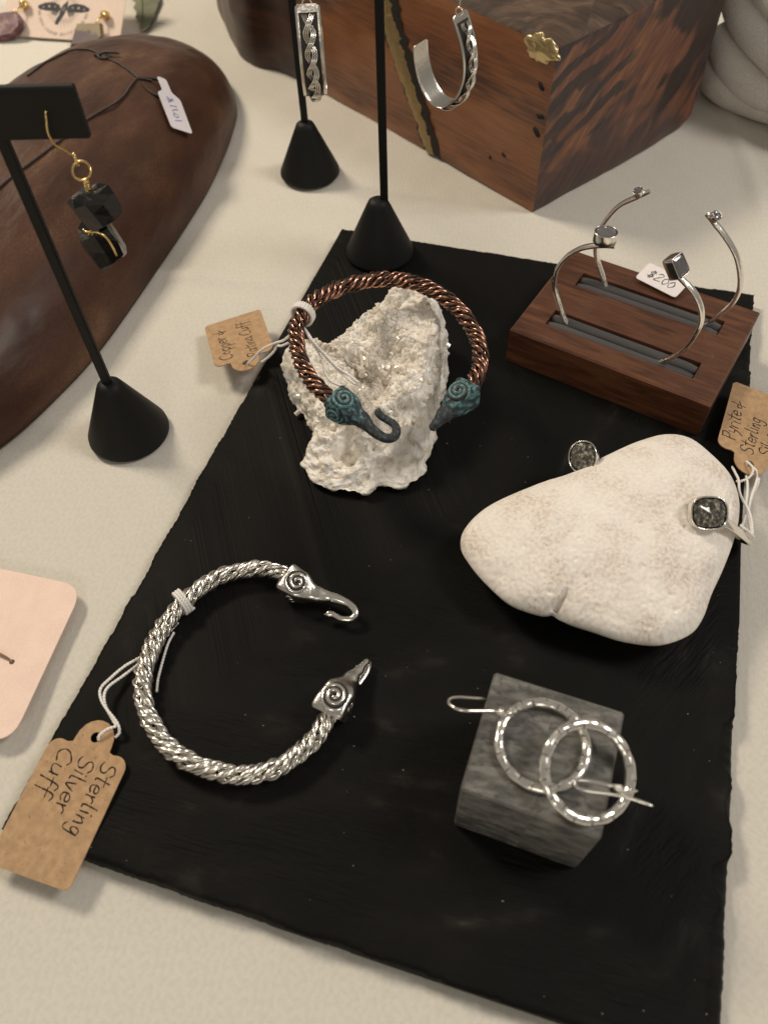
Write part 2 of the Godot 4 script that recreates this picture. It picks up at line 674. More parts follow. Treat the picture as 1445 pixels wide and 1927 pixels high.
func materials() -> void:
	mats.silver = mat(lin(0.86, 0.83, 0.77), 0.2, 1.0)
	mats.silver_soft = bumped(tri(mat(lin(0.62, 0.59, 0.54), 0.28, 1.0), Vector3(90, 90, 90)), grey(Vector2i(128, 128), FastNoiseLite.TYPE_SIMPLEX, 0.05, 3, 5), 0.005)
	mats.silver_wire = mat(lin(0.84, 0.81, 0.75), 0.24, 1.0)
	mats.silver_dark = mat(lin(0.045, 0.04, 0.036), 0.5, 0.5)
	mats.silver_hammered = bumped(tri(mat(lin(0.88, 0.85, 0.79), 0.2, 1.0), Vector3(70, 70, 70)), grey(Vector2i(128, 128), FastNoiseLite.TYPE_CELLULAR, 0.04, 1, 6), 0.009)
	mats.copper = mat(lin(0.52, 0.28, 0.20), 0.25, 1.0)
	mats.copper_dark = mat(lin(0.065, 0.038, 0.029), 0.45, 0.7)
	mats.gold = mat(lin(0.78, 0.56, 0.24), 0.25, 1.0)
	mats.black = bumped(tri(mat(lin(0.006, 0.006, 0.0058), 0.55), Vector3(80, 80, 80)), grey(Vector2i(128, 128), FastNoiseLite.TYPE_SIMPLEX, 0.3, 2, 8), 0.004)
	mats.thread = mat(lin(0.84, 0.81, 0.77), 0.85)
	mats.black.metallic_specular = 0.35
	mats.black.albedo_color = Color.WHITE
	mats.black.albedo_texture = ramp(field(Vector2i(256, 256), FastNoiseLite.TYPE_SIMPLEX, 0.15, 4, 9), [0.0, lin(0.005, 0.005, 0.005), 0.72, lin(0.0065, 0.0065, 0.006), 0.82, lin(0.012, 0.0118, 0.011), 1.0, lin(0.04, 0.038, 0.034)])

func tablecloth() -> void:
	var m := M.new()
	var xs := PackedFloat32Array()
	var zs := PackedFloat32Array()
	for k in 301:
		var t := k / 150.0 - 1.0
		xs.append(t * 0.42 + signf(t) * pow(absf(t), 6.0) * 0.75)
		zs.append(-0.12 + t * 0.40 + signf(t) * pow(absf(t), 6.0) * 0.85)
	var n := noise(FastNoiseLite.TYPE_SIMPLEX, 9.0, 2, 21)
	var n2 := noise(FastNoiseLite.TYPE_SIMPLEX, 34.0, 2, 22)
	for z in zs:
		for x in xs:
			var y := minf(-0.0008 + 0.0010 * n.get_noise_2d(x, z) + 0.00022 * n2.get_noise_2d(x, z), 0.0)
			# ironed-in folds
			y += 0.0016 * exp(-pow((z + 0.118 + 0.10 * x) / 0.004, 2.0)) * clampf((-0.05 - x) * 12.0, 0, 1)
			y += 0.0014 * exp(-pow((x - 0.10 - 0.22 * (z + 0.25)) / 0.005, 2.0)) * clampf((-0.16 - z) * 14.0, 0, 1)
			y += 0.0014 * exp(-pow((x + 0.145 + 0.10 * z) / 0.005, 2.0)) * clampf((z - 0.135) * 12.0, 0, 1)
			y += 0.0012 * exp(-pow((z + 0.172 - 0.03 * x) / 0.004, 2.0)) * clampf((-0.085 - x) * 30.0, 0, 1) * clampf((x + 0.175) * 30.0, 0, 1) * 0.8
			m.add(Vector3(x, y, z), Vector2(x, z))
	m.stitch(0, zs.size(), xs.size())
	var start := m.v.size()
	for k in start:
		m.add(m.v[k] - Vector3(0, 0.0006, 0), m.uv[k])
	m.stitch(start, zs.size(), xs.size())
	for k in range(m.i.size() / 2, m.i.size(), 3):
		var t := m.i[k + 1]
		m.i[k + 1] = m.i[k + 2]
		m.i[k + 2] = t
	# weave: over and under threads
	var weave := Image.create(256, 256, false, Image.FORMAT_L8)
	var slub := field(Vector2i(256, 256), FastNoiseLite.TYPE_SIMPLEX, 0.03, 3, 31)
	for y in 256:
		for x in 256:
			var a := absf(sin(PI * x / 8.0)) * (1.0 if (int(x / 8.0) + int(y / 8.0)) % 2 == 0 else 0.55)
			var b := absf(sin(PI * y / 8.0)) * (1.0 if (int(x / 8.0) + int(y / 8.0)) % 2 == 1 else 0.55)
			weave.set_pixel(x, y, Color.from_hsv(0, 0, clampf(maxf(a, b) * 0.7 + 0.5 * (slub.get_pixel(x, y).r - 0.3), 0, 1)))
	var c := mat(Color.WHITE, 0.92)
	c.albedo_texture = ramp(field(Vector2i(256, 256), FastNoiseLite.TYPE_SIMPLEX, 0.02, 5, 32), [0.0, lin(0.62, 0.585, 0.515), 0.5, lin(0.66, 0.625, 0.555), 1.0, lin(0.69, 0.655, 0.585)])
	bumped(c, ImageTexture.create_from_image(weave), 0.014)
	tri(c, Vector3(70, 70, 70))
	if m.normals()[0].y < 0:
		m.flip()
	var o := MeshInstance3D.new()
	o.name = "tablecloth"
	add_child(o)
	o.mesh = m.mesh(false, false)
	o.material_override = c
	tag(o, "cream white cotton tablecloth with soft folds under all the jewellery", "tablecloth")

func slate() -> void:
	var corner := m2([-98.1, -150.4, 6.4, -150.7, 100.9, -149.9, 98.7, -66.8, 98.2, -6.6, 99.6, 73.9, 100.1, 149.7, 25.8, 150.2, -73.5, 150.9, -100.4, 151.2, -100.8, 112.4, -100.7, 50.2, -99.3, -38.9])
	var edge := PackedVector2Array()
	for k in corner.size():
		var a := corner[k]
		var b := corner[(k + 1) % corner.size()]
		var steps := int(a.distance_to(b) / 0.0008)
		for s in steps:
			edge.append(a.lerp(b, s / float(steps)))
	var chip := noise(FastNoiseLite.TYPE_CELLULAR, 95.0, 1, 41)
	chip.cellular_return_type = FastNoiseLite.RETURN_CELL_VALUE
	var nib := noise(FastNoiseLite.TYPE_SIMPLEX, 420.0, 3, 42)
	var lump := noise(FastNoiseLite.TYPE_SIMPLEX, 60.0, 2, 43)
	var mid := Vector2(0, 0)
	var m := M.new()
	var n := edge.size()
	# rows: foot, lower arris, ledge, upper arris, then the top going inwards
	for row in 6:
		for k in n:
			var p := edge[k]
			var rough := 0.00025 * (chip.get_noise_2d(p.x + 0.3, p.y) + 1.0) + 0.0002 * nib.get_noise_2d(p.x, p.y)
			var bite := 0.0005 + 0.0007 * (chip.get_noise_2d(p.x, p.y * 0.8 + 5.0) + 1.0) * 0.5 + 0.00022 * nib.get_noise_2d(p.x + 9.0, p.y)
			if p.x > 0.09:
				bite += 0.0042 * smoothstep(0.0, 0.6, lump.get_noise_2d(3.0, p.y * 0.5) + 0.25) * smoothstep(0.02, 0.08, p.y)
			var off: float = [0.0012, 0.0002, 0.0, 0.0, 0.0, 0.0][row] + rough
			if row == 2:
				off += 0.0003 + 0.3 * bite
			if row >= 3:
				off += bite
			if row == 4:
				off += 0.0015
			if row == 5:
				off = 0.0085 if p.x < 0.09 else 0.0085
			var y: float = [0.0, 0.0008, 0.0034, 0.0057, 0.00595, 0.006][row] + (0.0005 * nib.get_noise_2d(p.x * 0.7, p.y * 0.7 + 3.0) if row == 2 else 0.0)
			var q := Vector2(clampf(p.x, -0.1006 + off, 0.1000 - off), clampf(p.y, -0.1505 + off, 0.1509 - off))
			m.add(Vector3(q.x, y, q.y), q)
	m.stitch(0, 6, n, true)
	# top surface as a grid of ripples inside the last ring
	var ring := PackedVector2Array()
	for k in n:
		ring.append(Vector2(m.v[5 * n + k].x, m.v[5 * n + k].z))
	var inner := 1
	var start := 5 * n
	var prev := start
	for r in range(1, inner):
		var s := r / float(inner)
		var base := m.v.size()
		for k in n:
			var q := ring[k].lerp(mid, s)
			m.add(Vector3(q.x, 0.006, q.y), q)
		for k in n:
			var k1 := (k + 1) % n
			m.quad(prev + k, prev + k1, base + k1, base + k)
		prev = base
	m.fan(prev, n, Vector3(0, 0.006, 0))
	m.fan(0, n, Vector3(0, 0.0, 0), true)
	var c := mat(Color.WHITE, 0.66)
	c.metallic_specular = 0.25
	var side := 1024
	var tone := field(Vector2i(side, side), FastNoiseLite.TYPE_SIMPLEX, 0.006, 6, 45)
	var rngs := RandomNumberGenerator.new()
	rngs.seed = 48
	# scuffs and scratches on the cleft face
	for k in 150:
		var p := Vector2(rngs.randf(), rngs.randf()) * side
		var d := Vector2.from_angle(rngs.randf_range(-0.5, 0.5) if rngs.randf() < 0.7 else rngs.randf() * TAU) * rngs.randf_range(4, 40)
		var g0 := rngs.randf_range(0.7, 1.0)
		stroke(tone, PackedVector2Array([p, p + d * 0.5 + Vector2(rngs.randf(), rngs.randf()) * 3.0, p + d]), rngs.randf_range(0.4, 0.9), Color(g0, g0, g0, rngs.randf_range(0.1, 0.4)))
	c.albedo_texture = ramp(tone, [0.0, lin(0.0034, 0.0033, 0.003), 0.55, lin(0.0048, 0.0046, 0.004), 0.75, lin(0.0066, 0.0061, 0.0053), 0.9, lin(0.016, 0.0152, 0.0135), 1.0, lin(0.05, 0.047, 0.042)])
	# cleft grain: layers that split along x, some rough, some smooth
	var g := noise(FastNoiseLite.TYPE_SIMPLEX, 1.0, 5, 46)
	var f := noise(FastNoiseLite.TYPE_SIMPLEX, 0.16, 3, 47)
	var lay := noise(FastNoiseLite.TYPE_SIMPLEX, 0.006, 3, 49)
	var rel := Image.create(side, side, false, Image.FORMAT_L8)
	for y in side:
		for x in side:
			var h := g.get_noise_2d(x * 0.010 + y * 0.006, y * 0.045)
			var soft := smoothstep(-0.25, 0.35, lay.get_noise_2d(x, y))
			h = 0.5 + 0.35 * (1.0 - absf(h * 2.2)) * soft + 0.12 * f.get_noise_2d(x, y) + 0.25 * snappedf(lay.get_noise_2d(x * 0.8 + 300.0, y * 2.2), 0.12)
			h = clampf(h * 0.8, 0, 1)
			rel.set_pixel(x, y, Color(h, h, h))
	bumped(c, ImageTexture.create_from_image(rel), 0.045)
	c.uv1_scale = Vector3(3.2, 3.2, 1)
	c.uv1_offset = Vector3(0.5, 0.5, 0)
	var o := single("slate_board", Vector3.ZERO, m, c, "black rectangular slate board with rough chipped edges under the bracelets", "slate board")
	# pale specks of stone dust lying on the slate
	var rng := RandomNumberGenerator.new()
	rng.seed = 7
	var dust := M.new()
	for k in 90:
		var p := Vector3(rng.randf_range(-0.095, 0.095), 0.0061, rng.randf_range(-0.05, 0.148))
		var r := rng.randf_range(0.00008, 0.00022)
		var b := dust.v.size()
		for s in 4:
			var a := TAU * s / 4.0 + rng.randf() * 0.8
			dust.add(p + Vector3(cos(a) * r * rng.randf_range(0.6, 2.2), 0, sin(a) * r))
		dust.fan(b, 4, p + Vector3(0, r, 0), true)
		dust.quad(b, b + 1, b + 2, b + 3)
	var d := part(o, "dust_speck", dust, mat(lin(0.42, 0.38, 0.32), 0.9), true)
	tag(d, "pale specks of dust on the black slate", "", "", "stuff")

func wood_image(w: int, h: int, stops: Array, stretch: Vector2, s: int, rings: float, warp: float) -> ImageTexture:
	var n := noise(FastNoiseLite.TYPE_SIMPLEX, 1.0, 4, s)
	var f := noise(FastNoiseLite.TYPE_SIMPLEX, 1.0, 3, s + 1)
	var g := Gradient.new()
	var offs := PackedFloat32Array()
	var cols := PackedColorArray()
	for k in range(0, stops.size(), 2):
		offs.append(stops[k])
		cols.append(stops[k + 1])
	g.offsets = offs
	g.colors = cols
	var im := Image.create(w, h, false, Image.FORMAT_RGB8)
	for y in h:
		for x in w:
			var u := x / float(w)
			var q := y / float(h)
			var k := n.get_noise_2d(u * stretch.x, q * stretch.y)
			var band := 0.5 + 0.5 * sin((q + warp * k) * rings * TAU)
			var fine := f.get_noise_2d(u * stretch.x * 3.0, q * stretch.y * 12.0)
			im.set_pixel(x, y, g.sample(clampf(0.55 * band * 0.6 + 0.34 * (k + 0.9) * 0.6 + 0.22 * fine + 0.1, 0.0, 1.0)))
	return ImageTexture.create_from_image(im)

func wooden_block() -> void:
	var o := thing("wooden_block", Vector3(-0.03, 0, -0.28), "large polished reddish wooden block with a gold filled crack", "wooden block")
	# plan of the block, front corner first, running left along the front face and round the far end
	var plan := m2([-9.5, -195.7, -71.3, -235.0, -125.0, -268.5, -163.0, -291.5, -184.0, -304.0, -198.0, -310.0, -213.0, -312.0, -228.0, -321.0, -241.0, -338.0, -256.0, -360.0, -274.0, -392.0, -262.0, -432.0, -200.0, -470.0, -90.0, -470.0, 30.0, -440.0])
	var rim := PackedVector2Array()
	var facing := PackedInt32Array()
	for k in plan.size():
		var a := plan[k]
		var b := plan[(k + 1) % plan.size()]
		for s in 10:
			rim.append(a.lerp(b, s / 10.0))
	var front := M.new()
	var ends := M.new()
	var top := M.new()
	var hi := func(p: Vector2) -> float:
		# the top rises a little towards the back, with a bark-worn lip
		return 0.079 + 0.10 * clampf(-0.196 - p.y, 0.0, 0.3) * 0.35
	var wob := noise(FastNoiseLite.TYPE_SIMPLEX, 30.0, 3, 51)
	var rows := 26
	# front face, from the corner to where the end begins to curve
	var strip := func(m: M, pts: PackedVector2Array, u_scale: float) -> void:
		var run := 0.0
		var n := pts.size()
		for r in rows:
			run = 0.0
			for k in n:
				if k > 0:
					run += pts[k].distance_to(pts[k - 1])
				var h: float = hi.call(pts[k])
				var t := r / float(rows - 1)
				var y := h * t
				var e := minf(t, 1.0 - t) * h
				var pull := 0.0012 * pow(clampf(1.0 - e / 0.003, 0, 1), 2.0)
				var c := Vector2(-0.11, -0.36)
				var q := pts[k] + (c - pts[k]).normalized() * (pull - 0.0007 * wob.get_noise_3d(pts[k].x, y, pts[k].y))
				m.add(Vector3(q.x, y, q.y), Vector2(run * u_scale, 1.0 - y / 0.09))
		m.stitch(0, rows, n)
	var a0 := PackedVector2Array()
	for k in range(0, 39):
		a0.append(rim[k])
	var a1 := PackedVector2Array()
	var bendy := PackedVector3Array()
	for k in range(4, plan.size() - 2):
		bendy.append(Vector3(plan[k].x, 0, plan[k].y))
	bendy[0] = Vector3(rim[38].x, 0, rim[38].y)
	for q in smooth(bendy, 90):
		a1.append(Vector2(q.x, q.z))
	var c0 := Vector2(-0.0095, -0.1957)
	var right := m2([-9.5, -195.7, 18.9, -237.6, 46.6, -281.0, 57.6, -301.4, 61.5, -312.0, 60.0, -325.0, 52.0, -350.0, 30.0, -440.0])
	var a2 := PackedVector2Array()
	for k in right.size() - 1:
		for s in 8:
			a2.append(right[k].lerp(right[k + 1], s / 8.0))
	strip.call(front, a0, 1.0 / 0.22)
	strip.call(ends, a1, 1.0 / 0.22)
	var side := M.new()
	strip.call(side, a2, 1.0 / 0.16)
	var wf := mat(Color.WHITE, 0.42)
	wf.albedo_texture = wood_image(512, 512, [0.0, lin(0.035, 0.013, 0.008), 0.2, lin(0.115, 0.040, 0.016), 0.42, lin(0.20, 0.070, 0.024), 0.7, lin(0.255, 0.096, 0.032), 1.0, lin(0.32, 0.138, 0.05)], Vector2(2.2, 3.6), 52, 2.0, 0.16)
	wf.clearcoat_enabled = true
	wf.clearcoat = 0.3
	wf.clearcoat_roughness = 0.35
	part(o, "front_face", front, wf, false, false)
	var wd := mat(Color.WHITE, 0.4)
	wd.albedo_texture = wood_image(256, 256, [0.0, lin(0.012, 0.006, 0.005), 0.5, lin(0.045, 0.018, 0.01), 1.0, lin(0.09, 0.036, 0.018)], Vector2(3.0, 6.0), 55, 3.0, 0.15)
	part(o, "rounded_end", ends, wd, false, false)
	var wr := mat(Color.WHITE, 0.5)
	wr.albedo_texture = side_image()
	part(o, "side_face", side, wr, false, false)
	# weathered top
	var whole := PackedVector2Array(a0)
	for k in range(1, a1.size()):
		whole.append(a1[k])
	for k in range(a2.size() - 1, 0, -1):
		whole.append(a2[k])
	var n := whole.size()
	var mid := Vector2(-0.09, -0.36)
	var bark := noise(FastNoiseLite.TYPE_SIMPLEX, 70.0, 4, 57)
	for r in 14:
		var s := r / 14.0
		for k in n:
			var q := whole[k].lerp(mid, s * s if r > 0 else 0.0)
			q = q.lerp(mid, 0.006)
			var y: float = hi.call(q)
			if s > 0.0:
				y += 0.002 * bark.get_noise_2d(q.x * 0.6, q.y * 1.6) + 0.004 * smoothstep(0.0, 0.3, s)
			top.add(Vector3(q.x, y, q.y), q * 6.0)
	top.stitch(0, 14, n, true)
	top.fan(13 * n, n, Vector3(mid.x, 0.09, mid.y))
	if top.normals()[n * 5].y < 0:
		top.flip()
	var wt := mat(Color.WHITE, 0.75)
	wt.albedo_texture = wood_image(256, 256, [0.0, lin(0.022, 0.013, 0.009), 0.45, lin(0.07, 0.04, 0.024), 0.75, lin(0.115, 0.072, 0.046), 1.0, lin(0.19, 0.125, 0.08)], Vector2(3.0, 8.0), 58, 3.0, 0.25)
	part(o, "weathered_top", top, wt, false, false)
	# gold in the crack of the front face: along the face from its upper left to the foot
	var fx := (Vector2(-0.0713, -0.235) - c0).normalized()
	var fn := Vector2(-fx.y, fx.x)
	if fn.y < 0.0:
		fn = -fn
	var at_face := func(run: float, y: float, out: float) -> Vector3:
		var q := c0 + fx * run + fn * out
		return Vector3(q.x, y, q.y)
	var rag := noise(FastNoiseLite.TYPE_SIMPLEX, 130.0, 4, 60)
	for lay in 2:
		var m := M.new()
		var cols := 9
		for r in 60:
			var t := r / 59.0
			var y := lerpf(0.0785, 0.0015, t)
			var run := lerpf(0.1205, 0.0800, t) + 0.0020 * sin(t * 5.0)
			var half := lerpf(0.0088, 0.0052, t) + 0.0022 * rag.get_noise_2d(y, 1.0)
			if lay == 0:
				half += 0.0022 + 0.0016 * rag.get_noise_2d(y, 7.0)
			for k in cols:
				var w := (k / float(cols - 1) - 0.5) * 2.0
				var x := run + w * half + 0.0009 * rag.get_noise_2d(y * 1.5, 3.0 + signf(w))
				var puff := (1.0 - w * w) * (0.0013 if lay == 1 else 0.0005)
				puff += 0.0005 * rag.get_noise_2d(y * 2.0 + 4.0, x * 2.0) * (1.0 - w * w)
				m.add(at_face.call(x - (0.0018 if lay == 0 else 0.0), y, puff + (0.0005 if lay == 1 else 0.0006)), Vector2(w, t))
		m.stitch(0, 60, cols)
		var leafgold := bumped(tri(mat(lin(0.36, 0.265, 0.13), 0.5, 0.85), Vector3(40, 40, 40)), grey(Vector2i(128, 128), FastNoiseLite.TYPE_SIMPLEX, 0.05, 4, 61), 0.05)
		part(o, "gold_seam" if lay == 1 else "dark_crack", m, leafgold if lay == 1 else mat(lin(0.012, 0.007, 0.005), 0.7), false, false)
	# gold nugget on the upper front corner
	var nug := M.new()
	var nn := noise(FastNoiseLite.TYPE_SIMPLEX, 200.0, 2, 62)
	var axis := Vector3(fx.x, 0, fx.y)
	for r in 25:
		var th := PI * r / 24.0
		for k in 36:
			var ph := TAU * k / 36.0
			var d := Vector3(sin(th) * cos(ph), cos(th), sin(th) * sin(ph))
			var q := axis * (d.x * 0.0095) + Vector3(fn.x, 0, fn.y) * (d.z * 0.0018) + Vector3.UP * (d.y * 0.0052)
			q *= 1.0 + 0.32 * nn.get_noise_3dv(q + Vector3(0.1, 0, 0))
			nug.add(at_face.call(0.0085, 0.0775, 0.0) + q)
	nug.stitch(0, 25, 36, true)
	part(o, "gold_nugget", nug, mat(lin(0.60, 0.48, 0.26), 0.32, 1.0))
	# small dark knots beside the corner
	for p in [[0.006, 0.062, 0.0016], [0.004, 0.049, 0.0017], [0.005, 0.041, 0.0019], [0.024, 0.022, 0.0011], [0.033, 0.017, 0.0009]]:
		var k := M.new()
		for s in 14:
			var a := TAU * s / 14.0
			var r: float = p[2] * (1.0 + 0.3 * sin(a * 2.0 + p[1] * 300.0))
			k.add(at_face.call(p[0] + cos(a) * r * 1.3, p[1] + sin(a) * r, 0.00005))
		k.fan(0, 14, at_face.call(p[0], p[1], 0.0013))
		part(o, "knot", k, mat(lin(0.01, 0.006, 0.005), 0.7), false, false)

func side_image() -> ImageTexture:
	# sawn face: diagonal sap bands and charcoal streaks
	var n := noise(FastNoiseLite.TYPE_SIMPLEX, 1.0, 4, 70)
	var im := Image.create(512, 384, false, Image.FORMAT_RGB8)
	var red := lin(0.155, 0.062, 0.038)
	var pale := lin(0.22, 0.095, 0.05)
	var dark := lin(0.034, 0.025, 0.027)
	var plum := lin(0.066, 0.038, 0.036)
	for y in 384:
		for x in 512:
			var u := x / 512.0
			var w := 1.0 - y / 384.0
			# grain climbs steeply to the right
			var d := u * 0.9 - w * 0.42
			var along := u * 0.42 + w * 0.9
			var k := n.get_noise_2d(d * 5.0, along * 1.3)
			var k2 := n.get_noise_2d(u * 3.0 + 20.0, w * 3.0)
			var fine := n.get_noise_2d(d * 42.0 + 9.0, along * 4.0)
			var c := red.lerp(plum, smoothstep(-0.1, 0.5, k2 + 0.5 * k))
			c = c.lerp(pale, smoothstep(0.0, 0.45, n.get_noise_2d(d * 8.0 + 40.0, along * 1.0)) * smoothstep(0.75, 0.4, u) * 0.9)
			var bars := smoothstep(0.0, 0.4, sin((w * 1.0 - u * 0.62) * 46.0 + 2.5 * k)) * smoothstep(0.40, 0.22, u + 0.16 * k + 0.08 * k2) * smoothstep(0.30, 0.42, w + 0.1 * k2)
			c = c.lerp(dark, bars * 0.85)
			var burn := smoothstep(0.50, 0.62, u + 0.22 * k + 0.12 * k2) * smoothstep(0.20, 0.42, w + 0.3 * k)
			c = c.lerp(plum * 0.6, burn * 0.85)
			c = c.lerp(dark, smoothstep(0.56, 0.66, u + 0.1 * k) * smoothstep(0.80, 0.62, u) * smoothstep(0.25, 0.5, w + 0.2 * k) * 0.35)
			c = c.lerp(plum, smoothstep(0.32, 0.12, w + 0.2 * k2) * smoothstep(0.75, 0.5, u) * 0.8)
			c = c.lerp(red * 1.25, smoothstep(0.72, 0.85, u) * smoothstep(0.30, 0.14, w + 0.15 * k))
			c = c * (1.0 + 0.2 * fine)
			im.set_pixel(x, y, Color(c.r, c.g, c.b))
	return ImageTexture.create_from_image(im)

var carved: M

func carved_piece() -> void:
	var outline := smooth2(m2([-176, -46, -178, -110, -181, -160, -186, -195, -193, -228, -203, -258, -224, -288, -250, -303, -279, -300, -302, -270, -318, -190, -330, -100, -322, 0, -290, 70, -240, 85, -205, 60, -187, 22, -179, -12]), 260)
	var dent := noise(FastNoiseLite.TYPE_SIMPLEX, 28.0, 3, 81)
	var fine := noise(FastNoiseLite.TYPE_SIMPLEX, 130.0, 3, 82)
	var m := mound(outline, Vector2(-0.252, -0.11), 90,
		func(s, q):
			var y := 0.001 + 0.050 * pow(1.0 - pow(1.0 - minf(s * 1.02, 1.0), 2.8), 0.58)
			y += (0.0006 * dent.get_noise_2d(q.x, q.y) + 0.00006 * fine.get_noise_2d(q.x, q.y)) * smoothstep(0.0, 0.12, s)
			return y,
		func(s, q): return 0.001 - 0.0008 * s, 1.5)
	carved = m
	var c := mat(Color.WHITE, 0.45)
	c.metallic_specular = 0.32
	var im := field(Vector2i(512, 512), FastNoiseLite.TYPE_SIMPLEX, 0.006, 6, 83)
	var pore := field(Vector2i(512, 512), FastNoiseLite.TYPE_SIMPLEX, 0.2, 3, 85)
	for y in 512:
		for x in 512:
			var k := im.get_pixel(x, y).r + 0.4 * (pore.get_pixel(x, y).r - 0.5)
			im.set_pixel(x, y, Color(k, k, k))
	c.albedo_texture = ramp(im, [0.0, lin(0.040, 0.020, 0.014), 0.3, lin(0.060, 0.028, 0.0185), 0.55, lin(0.078, 0.037, 0.0235), 0.78, lin(0.098, 0.048, 0.029), 1.0, lin(0.15, 0.08, 0.046)])
	tri(c, Vector3(9, 9, 3.5))
	var g := grey(Vector2i(256, 256), FastNoiseLite.TYPE_SIMPLEX, 0.05, 5, 84)
	bumped(c, g, 0.03)
	c.clearcoat_enabled = true
	c.clearcoat = 0.06
	c.clearcoat_roughness = 0.2
	var copy := M.new()
	copy.v = m.v.duplicate()
	copy.uv = m.uv
	copy.i = m.i
	single("carved_wood_piece", Vector3(-0.25, 0, -0.11), copy, c, "glossy dark brown carved wooden piece with rounded back and wavy edge", "carved wood")

func rope_bundle() -> void:
	var o := thing("rope_bundle", Vector3(0.12, 0, -0.37), "thick off-white cotton rope knotted into a bundle beside the wooden block", "rope bundle")
	var c := mat(lin(0.84, 0.80, 0.74), 0.9)
	bumped(tri(c, Vector3(60, 60, 60)), grey(Vector2i(128, 128), FastNoiseLite.TYPE_SIMPLEX, 0.12, 3, 90), 0.07)
	var centre := Vector3(0.125, 0.045, -0.375)
	var loops := [
		mm([68, 11, -352, 78, 11, -336, 94, 11, -325, 114, 11, -316, 140, 11, -310, 172, 11, -316, 192, 12, -350]),
		mm([70, 31, -352, 78, 24, -336, 92, 19, -322, 110, 20, -311, 134, 24, -304, 160, 26, -308, 184, 24, -335]),
		mm([70, 56, -362, 75, 48, -344, 86, 42, -328, 100, 36, -314, 114, 26, -303, 130, 14, -298, 150, 10, -310]),
		mm([70, 72, -366, 78, 67, -344, 92, 60, -326, 110, 55, -312, 134, 50, -302, 160, 44, -304, 186, 36, -330]),
		mm([76, 92, -384, 82, 88, -356, 96, 82, -336, 116, 76, -322, 140, 72, -316, 166, 68, -326, 186, 62, -350]),
		mm([84, 112, -400, 92, 110, -368, 106, 104, -348, 126, 98, -336, 150, 92, -334, 174, 86, -350]),
	]
	for p in loops:
		part(o, "rope_strand", sweep(M.new(), smooth(p, 60), func(t): 
			var r := 0.0112 * (0.94 + 0.06 * sin(t * 9.0))
			return Vector3(r, r, 2.0), 16), c)
	var core := M.new()
	for r in 17:
		var th := PI * r / 16.0
		for k in 28:
			var ph := TAU * k / 28.0
			core.add(centre + Vector3(sin(th) * cos(ph) * 0.050, cos(th) * 0.042, sin(th) * sin(ph) * 0.040))
	core.stitch(0, 17, 28, true)
	part(o, "rope_core", core, c)

